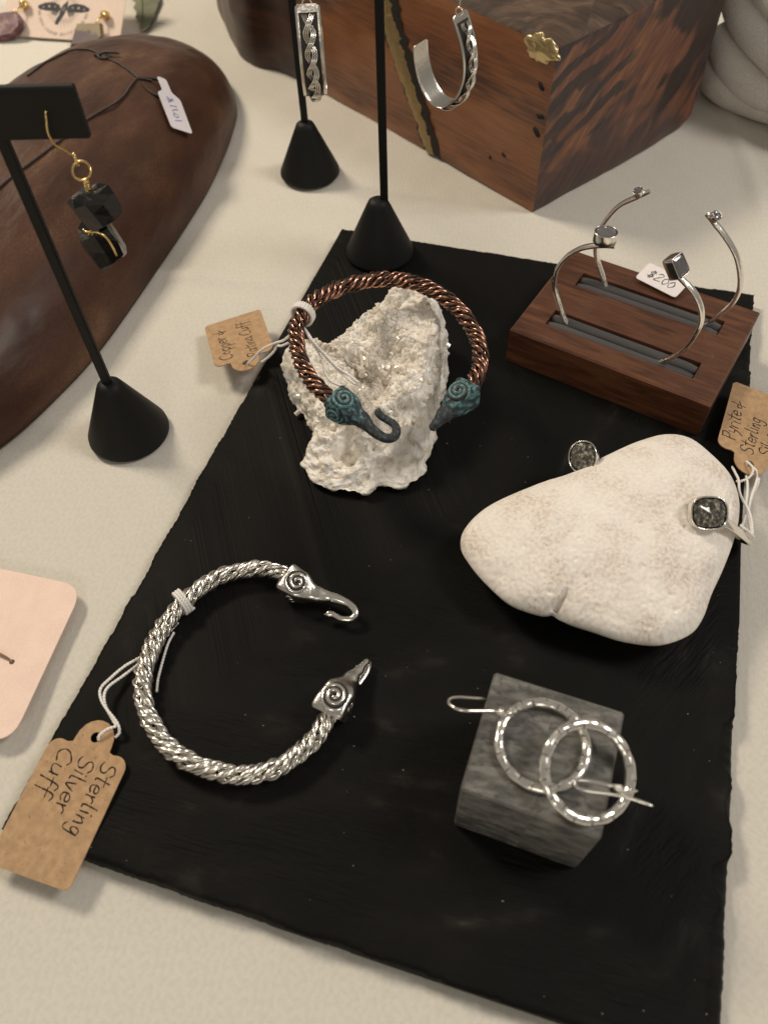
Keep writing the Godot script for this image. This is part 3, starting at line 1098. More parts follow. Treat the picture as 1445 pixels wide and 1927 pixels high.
func holder() -> void:
	var at := Vector3(0.0482, 0.006, -0.0968)
	var o := thing("bracelet_holder", at, "reddish brown wooden display block with two padded slots holding silver cuffs", "bracelet holder")
	var X := Vector3(0.9638, 0, 0.2666)
	var Z := Vector3(-0.2666, 0, 0.9638)
	var t := Transform3D(Basis(X, Vector3.UP, Z), at)
	var h := 0.0168
	var bev := 0.0007
	var xs := [-0.0418, -0.0308, 0.0312, 0.0418]
	var zs := [-0.031, -0.0179, -0.0084, 0.0106, 0.0207, 0.031]
	var m := M.new()
	var grain := func(p: Vector3) -> Vector2: return Vector2(p.x / 0.09 + 0.5, p.z / 0.09 + p.y * 9.0)
	var add4 := func(a: Vector3, b: Vector3, c: Vector3, d: Vector3) -> void:
		m.face(t * a, t * b, t * c, t * d, grain.call(a), grain.call(b), grain.call(c), grain.call(d))
	for iz in 5:
		for ix in 3:
			var x0: float = xs[ix]
			var x1: float = xs[ix + 1]
			var z0: float = zs[iz]
			var z1: float = zs[iz + 1]
			if ix == 1 and (iz == 1 or iz == 3):
				var lo := 0.006
				add4.call(Vector3(x0, h, z0), Vector3(x1, h, z0), Vector3(x1, lo, z0), Vector3(x0, lo, z0))
				add4.call(Vector3(x1, h, z1), Vector3(x0, h, z1), Vector3(x0, lo, z1), Vector3(x1, lo, z1))
				add4.call(Vector3(x0, h, z1), Vector3(x0, h, z0), Vector3(x0, lo, z0), Vector3(x0, lo, z1))
				add4.call(Vector3(x1, h, z0), Vector3(x1, h, z1), Vector3(x1, lo, z1), Vector3(x1, lo, z0))
				add4.call(Vector3(x0, lo, z0), Vector3(x1, lo, z0), Vector3(x1, lo, z1), Vector3(x0, lo, z1))
				continue
			x0 += bev if ix == 0 else 0.0
			x1 -= bev if ix == 2 else 0.0
			z0 += bev if iz == 0 else 0.0
			z1 -= bev if iz == 4 else 0.0
			add4.call(Vector3(x0, h, z0), Vector3(x1, h, z0), Vector3(x1, h, z1), Vector3(x0, h, z1))
	var hx := 0.0418
	var hz := 0.031
	var cs := [Vector2(-1, -1), Vector2(1, -1), Vector2(1, 1), Vector2(-1, 1)]
	for k in 4:
		var a: Vector2 = cs[k]
		var b: Vector2 = cs[(k + 1) % 4]
		var ta := Vector3(a.x * (hx - bev), h, a.y * (hz - bev))
		var tb := Vector3(b.x * (hx - bev), h, b.y * (hz - bev))
		var ma := Vector3(a.x * hx, h - bev, a.y * hz)
		var mb := Vector3(b.x * hx, h - bev, b.y * hz)
		add4.call(tb, ta, ma, mb)
		add4.call(mb, ma, Vector3(ma.x, 0, ma.z), Vector3(mb.x, 0, mb.z))
	add4.call(Vector3(-hx, 0, hz), Vector3(hx, 0, hz), Vector3(hx, 0, -hz), Vector3(-hx, 0, -hz))
	var w := mat(Color.WHITE, 0.38)
	w.albedo_texture = wood_image(512, 256, [0.0, lin(0.045, 0.016, 0.008), 0.4, lin(0.10, 0.037, 0.017), 0.7, lin(0.135, 0.052, 0.024), 1.0, lin(0.17, 0.072, 0.034)], Vector2(1.6, 16.0), 91, 2.0, 0.4)
	w.clearcoat_enabled = true
	w.clearcoat = 0.12
	w.clearcoat_roughness = 0.25
	part(o, "wooden_base", m, w, true, false)
	var foam := mat(lin(0.085, 0.08, 0.08), 0.95)
	bumped(tri(foam, Vector3(200, 200, 200)), grey(Vector2i(64, 64), FastNoiseLite.TYPE_SIMPLEX, 0.3, 2, 92), 0.01)
	for z in [-0.0155, -0.0108, 0.0131, 0.0182]:
		var p := PackedVector3Array()
		for k in 24:
			p.append(t * Vector3(lerpf(-0.0304, 0.0308, k / 23.0), 0.0140, z))
		part(o, "foam_roll", sweep(M.new(), p, func(s): 
			var e := minf(s, 1.0 - s) * 16.0
			var r := 0.00245 * (1.0 if e > 1.0 else 0.75 + 0.25 * e)
			return Vector3(r, r, 2.2), 14), foam)

func crystal_rock() -> void:
	var base := m2([-88.6, -45.9, -85, -38, -80.8, -31.9, -75, -25, -69.4, -19.9, -63.5, -12, -63.2, -3, -60.8, 4, -54.9, 9.0, -48, 10.2, -40, 9.6, -33.5, 7.8, -31.5, 3.6, -24, 2.6, -17.5, -4.5, -17.8, -11.6, -16.5, -17.4, -18.6, -30.8, -20, -48.9, -22.9, -66, -28, -78, -36, -84, -44.5, -84, -50.5, -78, -57, -69, -65, -57, -73, -49, -80, -48, -86, -50])
	var outline := smooth2(base, 340)
	# control heights of the upper surface, in millimetres: x, z, height
	var knots := [-43, -72, 42, -33, -66, 41, -51, -60, 35, -60, -47, 31, -72, -38, 28, -68, -29, 27, -78, -42, 27, -43, -57, 39, -35, -50, 38, -27, -45, 38, -25, -36, 36, -48, -34, 21, -40, -31, 22, -56, -38, 24, -47, -43, 29, -37, -40, 30, -31, -25, 34, -36, -17, 31, -28, -13, 27, -58, -22, 26, -50, -17, 25, -44, -24, 23, -46, -4, 9, -54, -7, 19, -40, -10, 22, -37, -1, 18, -48, 5, 15, -55, 4, 15, -41, 5, 17, -24, -3, 12, -22, -14, 21, -28, -55, 40]
	var tall := func(q: Vector2) -> float:
		var s := 0.0
		var w := 0.0
		for k in range(0, knots.size(), 3):
			var d := Vector2(knots[k], knots[k + 1]).distance_squared_to(q * 1000.0)
			var f := 1.0 / (pow(d, 1.7) + 3.0)
			s += f * knots[k + 2]
			w += f
		return s / w * 0.001
	var m := mound(outline, Vector2(-0.045, -0.036), 120,
		func(s, q):
			var e := pow(1.0 - pow(1.0 - minf(s / 0.30, 1.0), 2.4), 0.8)
			return 0.0085 + maxf(float(tall.call(q)) - 0.0085, 0.002) * e,
		func(s, q): return 0.0085 - 0.0025 * minf(s / 0.2, 1.0), 1.25)
	var cell := noise(FastNoiseLite.TYPE_CELLULAR, 210.0, 1, 101)
	cell.cellular_return_type = FastNoiseLite.RETURN_DISTANCE2_SUB
	var cell2 := noise(FastNoiseLite.TYPE_CELLULAR, 700.0, 1, 102)
	var lumps := noise(FastNoiseLite.TYPE_SIMPLEX, 110.0, 4, 103)
	var grit := noise(FastNoiseLite.TYPE_SIMPLEX, 700.0, 3, 104)
	var nn := m.normals()
	if m.volume() < 0.0:
		for k in nn.size():
			nn[k] = -nn[k]
	for k in m.v.size():
		var p := m.v[k]
		var up := smoothstep(0.25, 0.75, nn[k].y)
		var a := 0.0024 * lumps.get_noise_3dv(p) + 0.00025 * grit.get_noise_3dv(p)
		a += up * (0.0013 * cell.get_noise_3dv(p) + 0.0004 * cell2.get_noise_3dv(p))
		if p.y > 0.0065:
			m.v[k] = p + nn[k] * a
	var o := thing("crystal_rock", Vector3(-0.045, 0.006, -0.036), "rough cream white crystal rock with sparkling druzy hollows on the slate", "crystal rock")
	var c := mat(Color.WHITE, 0.5)
	var im := field(Vector2i(256, 256), FastNoiseLite.TYPE_SIMPLEX, 0.02, 5, 105)
	c.albedo_texture = ramp(im, [0.0, lin(0.58, 0.49, 0.38), 0.28, lin(0.75, 0.68, 0.58), 0.5, lin(0.86, 0.82, 0.75), 1.0, lin(0.92, 0.90, 0.86)])
	bumped(c, grey(Vector2i(256, 256), FastNoiseLite.TYPE_SIMPLEX, 0.08, 4, 106), 0.02)
	tri(c, Vector3(32, 32, 32))
	var surface := M.new()
	surface.v = m.v.duplicate()
	surface.uv = m.uv
	surface.i = m.i
	part(o, "stone_mass", surface, c)
	# thousands of tiny crystal points in the hollows
	var tip := M.new()
	for r in 2:
		for k in 6:
			var a := TAU * k / 6.0
			tip.add(Vector3(cos(a) * 0.5, [-0.6, 0.5][r], sin(a) * 0.5))
	tip.stitch(0, 2, 6, true)
	tip.fan(6, 6, Vector3(0.05, 1.0, 0))
	var mm3 := MultiMesh.new()
	mm3.transform_format = MultiMesh.TRANSFORM_3D
	mm3.mesh = tip.mesh(true)
	var rng := RandomNumberGenerator.new()
	rng.seed = 11
	var spots := []
	var order := m.normals()
	for k in range(0, outline.size() * 118):
		var p := m.v[k]
		var n := order[k]
		if n.y < 0:
			n = -n
		var hollow := Vector2(p.x + 0.046, p.z + 0.034).length() < 0.030 or Vector2(p.x + 0.046, p.z + 0.004).length() < 0.009 or p.z < -0.045
		if hollow and n.y > 0.35 and rng.randf() < 0.05:
			spots.append([p, n])
	mm3.instance_count = spots.size()
	for k in spots.size():
		var n: Vector3 = (spots[k][1] + Vector3(rng.randf_range(-0.6, 0.6), rng.randf_range(-0.2, 0.4), rng.randf_range(-0.6, 0.6))).normalized()
		var x := n.cross(Vector3(rng.randf(), 0.3, rng.randf())).normalized()
		var s := 0.0008 + 0.0022 * pow(rng.randf(), 2.5)
		mm3.set_instance_transform(k, Transform3D(Basis(x * s, n * s * rng.randf_range(0.7, 1.1), x.cross(n) * s), spots[k][0] - n * s * 0.35 - origin_of(o)))
	var mi := MultiMeshInstance3D.new()
	mi.name = "crystal_points"
	mi.multimesh = mm3
	var cc := mat(lin(0.80, 0.735, 0.65), 0.1)
	mi.material_override = cc
	o.add_child(mi)
	tag(mi, "tiny glassy crystal points lining the hollows of the rock", "", "", "stuff")

var stone: M

func pebble() -> void:
	var outline := smooth2(m2([5.1, 28.3, 4.5, 21, 9.3, 10.8, 19.6, 0.3, 35.6, -12.8, 46.7, -24.6, 56.9, -34.3, 66, -40.4, 74.7, -41, 83, -34.9, 89.6, -27.3, 92.8, -18, 93.1, -8.2, 91.7, 1.6, 89, 13.2, 86, 23.6, 83.8, 33.3, 80.2, 40.2, 72.1, 46, 61.5, 47.8, 51.8, 47.1, 45, 46.6, 40.3, 45.4, 38.6, 44.7, 37.0, 45.5, 33.5, 46, 24.7, 44.7, 15.6, 39.2, 9, 33.5]), 300)
	var big := noise(FastNoiseLite.TYPE_SIMPLEX, 26.0, 2, 111)
	var pit := noise(FastNoiseLite.TYPE_SIMPLEX, 160.0, 4, 112)
	var holes := noise(FastNoiseLite.TYPE_CELLULAR, 130.0, 1, 116)
	var ca := Vector2(0.0384, 0.0462)
	var cb := Vector2(0.0414, 0.0385)
	var m := mound(outline, Vector2(0.054, 0.008), 110,
		func(s, q):
			var r: float = 1.0 - s
			var y: float = 0.018 + 0.0125 * pow(1.0 - pow(r, 2.7), 0.58)
			y += (0.0009 * big.get_noise_2d(q.x, q.y) + 0.0003 * pit.get_noise_2d(q.x, q.y)) * smoothstep(0.0, 0.1, s)
			# chipped crack near the front edge
			var t: float = clampf((q - ca).dot(cb - ca) / (cb - ca).length_squared(), 0.0, 1.0)
			var d: float = q.distance_to(ca.lerp(cb, t))
			y -= 0.0085 * (1.0 - t * 0.75) * pow(clampf(1.0 - d / lerpf(0.0016, 0.0004, t), 0, 1), 0.8) * smoothstep(0.0, 0.05, s)
			y -= 0.0008 * smoothstep(-0.86, -1.0, holes.get_noise_2d(q.x, q.y)) * smoothstep(0.0, 0.1, s) * smoothstep(-0.2, 0.3, big.get_noise_2d(q.x * 2.0, q.y * 2.0))
			var lip: float = (q - ca).cross(cb - ca) / (cb - ca).length()
			y -= 0.0012 * smoothstep(0.010, 0.0, absf(lip)) * smoothstep(0.0, 0.002, -lip) * smoothstep(0.012, 0.0, q.distance_to(ca))
			return y,
		func(s, q): return 0.018 - 0.0118 * pow(1.0 - pow(1.0 - s, 2.7), 0.58), 2.1)
	stone = M.new()
	stone.v = m.v.duplicate()
	var c := mat(Color.WHITE, 0.85)
	var im := field(Vector2i(512, 512), FastNoiseLite.TYPE_SIMPLEX, 0.009, 6, 113)
	var sp := field(Vector2i(512, 512), FastNoiseLite.TYPE_SIMPLEX, 0.11, 4, 114)
	for y in 512:
		for x in 512:
			var k := im.get_pixel(x, y).r
			im.set_pixel(x, y, Color.from_hsv(0, 0, clampf(0.5 + 0.6 * (k - 0.48) + 0.6 * (sp.get_pixel(x, y).r - 0.5) - (0.35 if sp.get_pixel((x * 3 + 71) % 512, (y * 3 + 13) % 512).r < 0.2 and k < 0.45 else 0.0), 0, 1)))
	c.albedo_texture = ramp(im, [0.0, lin(0.52, 0.42, 0.34), 0.18, lin(0.70, 0.61, 0.53), 0.40, lin(0.80, 0.735, 0.665), 0.65, lin(0.85, 0.795, 0.73), 1.0, lin(0.92, 0.87, 0.81)])
	c.uv1_scale = Vector3(9, 9, 1)
	bumped(c, grey(Vector2i(256, 256), FastNoiseLite.TYPE_SIMPLEX, 0.2, 5, 115), 0.03)
	single("white_pebble", Vector3(0.05, 0.006, 0.005), m, c, "large smooth white beach stone with a small crack in its front edge", "stone")

func marble_cube() -> void:
	var at := Vector3(0.0421, 0.0231, 0.0965)
	var t := Transform3D(Basis(Vector3.UP, -0.05), at)
	var n := noise(FastNoiseLite.TYPE_SIMPLEX, 1.0, 5, 121)
	var im := Image.create(512, 512, false, Image.FORMAT_RGB8)
	for y in 512:
		for x in 512:
			var u := x / 512.0
			var w := y / 512.0
			var k := n.get_noise_2d(u * 4.0 + w * 2.0, w * 9.0)
			var vein := pow(1.0 - absf(n.get_noise_2d(u * 3.0 + 7.0 + w, w * 7.0)), 9.0)
			var f := n.get_noise_2d(u * 90.0, w * 90.0)
			var b := clampf(0.105 + 0.09 * k - 0.085 * vein * smoothstep(-0.1, 0.3, k + 0.2) + 0.025 * f, 0.02, 0.3)
			b += 0.055 * smoothstep(0.05, 0.35, 0.5 - absf(w - 0.52) + 0.30 * n.get_noise_2d(u * 5.0 + 3.0, w * 5.0) - 0.12) * (0.7 + f)  # brighter front face painted in as a pale band
			im.set_pixel(x, y, lin(b * 1.04, b, b * 0.91))
	var c := mat(Color.WHITE, 0.55)
	c.albedo_texture = ImageTexture.create_from_image(im)
	tri(c, Vector3(22, 22, 22))
	var m := box(M.new(), Vector3(0.0349, 0.0338, 0.0333), 0.0006, t)
	single("marble_cube", Vector3(0.0421, 0.0062, 0.0965), m, c, "small grey veined marble cube with two silver hoop earrings lying on it", "marble cube", "", true)

# ---------------------------------------------------------------- twisted bracelets
func rope(o: Node3D, path: PackedVector3Array, metals: Array, plies: int, phase: float, fat: float, lay: float, pitch: float) -> void:
	var n := 380
	var p := smooth(path, n)
	var f := frames(p, Vector3.UP)
	var length := 0.0
	for k in range(1, n):
		length += p[k].distance_to(p[k - 1])
	for q in plies:
		for w in 2:
			var line := PackedVector3Array()
			for k in n:
				var s := length * k / (n - 1)
				var a := TAU * q / plies + phase - s * TAU / lay + 0.16 * sin(s * 190.0 + q)
				var dirn: Vector3 = f[1][k] * cos(a) + f[2][k] * sin(a)
				var side: Vector3 = f[2][k] * cos(a) - f[1][k] * sin(a)
				var b := w * PI - s * TAU / pitch + q * 1.3 + 0.4 * sin(s * 83.0 + q * 2.1)
				var r := 0.00212 + 0.00015 * sin(s * 130.0 + q * 2.0)
				line.append(p[k] + dirn * (r + fat * 0.92 * cos(b)) + side * (fat * sin(b)))
			part(o, "wire", tube(line, fat, 8), metals[w])

func spiral(centre: Vector3, out: Vector3, along: Vector3, size: float, turns: float, r: float, hand := 1.0) -> M:
	var y := out.normalized()
	var x := (along - y * along.dot(y)).normalized()
	var z := x.cross(y) * hand
	var p := PackedVector3Array()
	for k in 70:
		var t := k / 69.0
		var a := t * turns * TAU
		var d := size * (0.10 + 0.90 * t)
		p.append(centre + x * (cos(a) * d) + z * (sin(a) * d) + y * (0.0005 - 0.0011 * t * t * t))
	return wire(p, r, 7)

# the cast end of a bracelet: a square head with spirals that tapers into a neck
func terminal(o: Node3D, path: PackedVector3Array, radii: Array, up: Vector3, skin: Material, line: Material, hook: Material, dark_spiral: Material, split: float, sp: Array) -> void:
	var n := 90
	var p := smooth(path, n)
	var shape := func(t: float) -> Vector3:
		var k := 0
		while k < radii.size() - 2 and radii[k + 1][0] < t:
			k += 1
		var f := smoothstep(radii[k][0], radii[k + 1][0], t)
		return Vector3(lerpf(radii[k][1], radii[k + 1][1], f), lerpf(radii[k][2], radii[k + 1][2], f), lerpf(radii[k][3], radii[k + 1][3], f))
	var cut := int(n * split)
	var head := M.new()
	var a := p.slice(0, cut + 1)
	sweep(head, a, func(t): return shape.call(t * cut / float(n - 1)), 40, up)
	var h := part(o, "head", head, skin)
	var b := p.slice(cut, n)
	var neck := sweep(M.new(), b, func(t): return shape.call((cut + t * (n - 1 - cut)) / float(n - 1)), 16, up)
	part(h, "hook", neck, hook)
	for s in sp:
		part(h, "spiral", spiral(s[0], s[1], s[2], s[3], 2.3, s[4], s[5]), line)
		part(h, "dark_spiral", spiral(s[0] - s[1].normalized() * 0.00012, s[1], -s[2], s[3] * 0.97, 2.3, s[4] * 0.85, s[5]), dark_spiral)  # second, thinner dark spiral laid between the turns

func bracelets() -> void:
	# silver
	var o := thing("silver_bracelet", Vector3(-0.0495, 0.0065, 0.0848), "twisted silver wire bracelet with spiral hook ends lying flat on the slate", "bracelet", "twisted wire bracelets")
	var sp := mm([-42.5, 10.6, 53.8, -46.6, 10.5, 52.6, -54.4, 10.5, 50.2, -63, 10.5, 51.9, -72.7, 10.5, 58.4, -78.6, 10.5, 68.0, -81.6, 10.5, 79.1, -81.8, 10.5, 89.2, -79.9, 10.5, 98.1, -76.7, 10.5, 104.4, -70.8, 10.5, 110.6, -63.3, 10.5, 115.6, -55, 10.5, 118.2, -46.1, 10.5, 118.6, -37.3, 10.5, 117.4, -30, 10.5, 113.3, -24.6, 10.5, 107.2, -21.2, 10.5, 100.1, -19.6, 10.5, 92.4, -19.3, 11.5, 89.5])
	rope(o, sp, [mats.silver_wire, mats.silver_wire], 5, 0.3, 0.00056, 0.0225, 0.0125)
	var up1 := Vector3(0.1, 1.0, 0.25)
	terminal(o, mm([-48.3, 10.8, 52.6, -45.5, 11.3, 53.6, -42.7, 11.5, 54.4, -39.5, 11.5, 55.1, -36.5, 11.5, 55.3, -33.5, 11.5, 55, -29.6, 11.5, 55, -25.3, 11, 55.7, -22.8, 10.5, 57.7, -23.6, 10, 60.0, -26.9, 10, 60.9, -30.3, 10, 60.2, -32.7, 10, 61]),
		[[0.0, 0.0048, 0.0048, 8.0], [0.02, 0.0052, 0.0052, 8.0], [0.14, 0.0046, 0.0049, 6.0], [0.30, 0.0025, 0.0028, 2.8], [0.42, 0.0017, 0.0018, 2.0], [0.6, 0.00125, 0.0013, 2.0], [0.9, 0.0010, 0.0010, 2.0], [0.97, 0.0012, 0.0012, 2.0], [1.0, 0.0003, 0.0003, 2.0]],
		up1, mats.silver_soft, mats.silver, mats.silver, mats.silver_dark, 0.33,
[[Vector3(-0.0438, 0.0162, 0.0550), Vector3(0.34, 0.95, 0.28), Vector3(-1, 0, 0.9), 0.0042, 0.00062, 1.0], [Vector3(-0.0449, 0.0104, 0.0584), Vector3(0.1, -0.1, 0.98), Vector3(1, 0, 0.3), 0.0034, 0.0005, -1.0]])
	terminal(o, mm([-19.9, 10.8, 93.3, -19.4, 11.6, 90.4, -18.8, 12.0, 88, -18, 12.0, 85.2, -17, 11.5, 81.1, -15.6, 10.6, 76.9, -14.3, 9.4, 72.9, -13.6, 8.0, 73.1, -13.5, 7.5, 76.0, -14.5, 7.6, 80.0]),
		[[0.0, 0.0050, 0.0050, 8.0], [0.03, 0.0054, 0.0054, 8.0], [0.22, 0.0048, 0.0050, 6.0], [0.42, 0.0023, 0.0027, 2.2], [0.55, 0.0016, 0.0018, 2.0], [0.68, 0.0010, 0.0011, 2.0], [1.0, 0.0007, 0.0008, 2.0]],
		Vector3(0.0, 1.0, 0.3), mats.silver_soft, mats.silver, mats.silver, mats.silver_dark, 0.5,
[[Vector3(-0.0188, 0.0170, 0.0893), Vector3(0.05, 0.97, 0.02), Vector3(-1.0, 0, 0.6), 0.0044, 0.00066, -1.0], [Vector3(-0.0144, 0.0116, 0.0890), Vector3(0.95, 0.0, -0.1), Vector3(0.3, 0, -1), 0.0034, 0.0005, 1.0]])
	var wrap := helix(Vector3(-0.0797, 0.0105, 0.0698), Vector3(0.5, 0, -0.85), 0.0039, 2.2, 0.0022)
	# copper with verdigris ends, resting on the rock
	var k := thing("copper_bracelet", Vector3(-0.0375, 0.042, -0.0313), "twisted copper wire bracelet with verdigris hook ends resting on the crystal rock", "bracelet", "twisted wire bracelets")
	var cp := mm([-45.5, 45.3, 1.2, -50.2, 46.0, -0.8, -58.5, 47.4, -6.4, -66.0, 49.0, -15.5, -70.6, 50.2, -27.0, -70.2, 50.7, -38.6, -64.8, 50.4, -49.4, -56.8, 49.8, -57.6, -47.7, 49.0, -63.2, -37.8, 47.8, -65.1, -26.9, 46.3, -63.0, -16.9, 44.6, -56.9, -9.1, 43.1, -47.8, -5.0, 42.1, -38.0, -4.3, 41.5, -28.4, -5.2, 41.4, -22.5, -6.4, 41.2, -18.5])
	rope(k, cp, [mats.copper, mats.copper_dark], 6, 1.1, 0.00053, 0.0235, 0.0092)
	var im := field(Vector2i(256, 256), FastNoiseLite.TYPE_SIMPLEX, 0.03, 5, 131)
	var verd := mat(Color.WHITE, 0.75)
	verd.albedo_texture = ramp(im, [0.0, lin(0.012, 0.016, 0.019), 0.42, lin(0.024, 0.034, 0.040), 0.58, lin(0.045, 0.095, 0.105), 0.72, lin(0.09, 0.21, 0.225), 1.0, lin(0.15, 0.33, 0.345)])
	bumped(tri(verd, Vector3(45, 45, 45)), ImageTexture.create_from_image(im), 0.006)
	var vline := mat(Color.WHITE, 0.7)
	vline.albedo_texture = ramp(im, [0.0, lin(0.03, 0.05, 0.06), 0.38, lin(0.07, 0.16, 0.17), 0.62, lin(0.13, 0.30, 0.315), 1.0, lin(0.17, 0.38, 0.39)])
	tri(vline, Vector3(90, 90, 90))
	var vdark := mat(Color.WHITE, 0.72)
	vdark.albedo_texture = ramp(im, [0.0, lin(0.016, 0.018, 0.021), 0.55, lin(0.028, 0.032, 0.036), 0.72, lin(0.05, 0.075, 0.08), 1.0, lin(0.10, 0.2, 0.19)])
	bumped(tri(vdark, Vector3(55, 55, 55)), ImageTexture.create_from_image(im), 0.03)
	terminal(k, mm([-47.6, 45.6, 0.0, -44.6, 45.2, 1.1, -41.6, 44.8, 2.2, -38.6, 44.3, 3.4, -36, 44, 4.5, -33.1, 43, 6.1, -29.8, 42, 7.4, -26.7, 41.5, 8.0, -24.5, 41.5, 6.8, -24.2, 41.5, 4.1, -25.8, 41.7, 1.5, -28.6, 42, 0.4, -30.8, 42.5, -0.2, -32.2, 43, -1.3, -32.1, 43.5, -2.6]),
		[[0.0, 0.0046, 0.0046, 8.0], [0.02, 0.0049, 0.0049, 8.0], [0.14, 0.0045, 0.0047, 6.0], [0.30, 0.0024, 0.0028, 2.8], [0.42, 0.0018, 0.0019, 2.0], [0.6, 0.00155, 0.0016, 2.0], [0.9, 0.0012, 0.0013, 2.0], [0.97, 0.0014, 0.0014, 2.0], [1.0, 0.0004, 0.0004, 2.0]],
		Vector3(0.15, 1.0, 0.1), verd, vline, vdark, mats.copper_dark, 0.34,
[[Vector3(-0.0430, 0.0499, 0.0019), Vector3(0.36, 0.95, 0.2), Vector3(-1, 0, 0.7), 0.0039, 0.0006, 1.0], [Vector3(-0.0455, 0.0450, 0.0057), Vector3(-0.2, 0.0, 0.97), Vector3(1, 0, 0.4), 0.0035, 0.0005, -1.0]])
	terminal(k, mm([-5.2, 41.1, -21.5, -6.2, 41.0, -19.0, -7.4, 40.9, -16.8, -9, 40.4, -13.7, -11, 39.4, -9.8, -12.9, 38, -6.2, -14.6, 36.4, -4.1]),
		[[0.0, 0.0045, 0.0045, 8.0], [0.04, 0.0048, 0.0048, 8.0], [0.3, 0.0043, 0.0044, 6.0], [0.62, 0.0027, 0.0030, 2.2], [0.85, 0.0017, 0.0018, 2.0], [0.96, 0.0014, 0.0015, 2.0], [1.0, 0.0004, 0.0004, 2.0]],
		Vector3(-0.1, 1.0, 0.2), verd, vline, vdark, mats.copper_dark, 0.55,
[[Vector3(-0.0080, 0.0457, -0.0158), Vector3(-0.22, 0.95, 0.36), Vector3(0.5, 0, -1), 0.0039, 0.0006, 1.0]])

func helix(at: Vector3, axis: Vector3, r: float, turns: float, pitch: float) -> PackedVector3Array:
	var d := axis.normalized()
	var x := d.cross(Vector3.UP).normalized()
	var y := x.cross(d)
	var p := PackedVector3Array()
	var n := int(turns * 26)
	for k in n:
		var t := k / float(n - 1)
		var a := t * turns * TAU - 1.2
		p.append(at + d * ((t - 0.5) * pitch * 1.0) + x * (cos(a) * r) + y * (sin(a) * r))
	return p

# ---------------------------------------------------------------- silver cuffs
func band(path: PackedVector3Array, wide: float, thick: float, up: Vector3, n := 110) -> M:
	return sweep(M.new(), smooth(path, n), func(t): 
		var e := minf(1.0, minf(t, 1.0 - t) * 30.0)
		return Vector3(wide * (0.5 + 0.5 * e), thick, 2.6), 12, up)

# an oval setting: wall, and a faceted stone inside it; returns nothing, adds parts to o
func setting(o: Node3D, at: Vector3, axis: Vector3, long: Vector3, rx: float, ry: float, h: float, metal: Material, gem: Material, square := 2.0, seed_ := 1, dome := 0.25) -> void:
	var y := axis.normalized()
	var x := (long - y * long.dot(y)).normalized()
	var z := x.cross(y)
	var m := M.new()
	var n := 40
	var prof := [Vector2(0.86, -0.5), Vector2(1.0, -0.5), Vector2(1.02, 0.0), Vector2(1.0, 0.44), Vector2(0.97, 0.5), Vector2(0.90, 0.47), Vector2(0.88, 0.2), Vector2(0.88, -0.3)]
	for q in prof:
		for k in n:
			var a := TAU * k / n
			var cx := signf(cos(a)) * pow(absf(cos(a)), 2.0 / square)
			var sx := signf(sin(a)) * pow(absf(sin(a)), 2.0 / square)
			m.add(at + x * (cx * rx * q.x) + z * (sx * ry * q.x) + y * (q.y * h))
	m.stitch(0, prof.size(), n, true)
	m.fan((prof.size() - 1) * n, n, at - y * (h * 0.3))
	m.fan(0, n, at - y * (h * 0.5), true)
	var b := part(o, "bezel", m, metal)
	var g := M.new()
	var rng := RandomNumberGenerator.new()
	rng.seed = seed_
	var rows := [[0.89, 0.05], [0.86, 0.42], [0.66, 0.42 + dome * 0.7], [0.36, 0.42 + dome]]
	var sides := 14
	for r in rows:
		for k in sides:
			var a := TAU * (k + 0.5 * rng.randf()) / sides
			var cx := signf(cos(a)) * pow(absf(cos(a)), 2.0 / square)
			var sx := signf(sin(a)) * pow(absf(sin(a)), 2.0 / square)
			var f: float = r[0] * rng.randf_range(0.96, 1.0)
			g.add(at + x * (cx * rx * f) + z * (sx * ry * f) + y * ((r[1] + rng.randf_range(-0.03, 0.05)) * h))
	g.stitch(0, rows.size(), sides, true)
	g.fan((rows.size() - 1) * sides, sides, at + y * ((0.43 + dome) * h))
	part(b, "gemstone", g, gem, true)

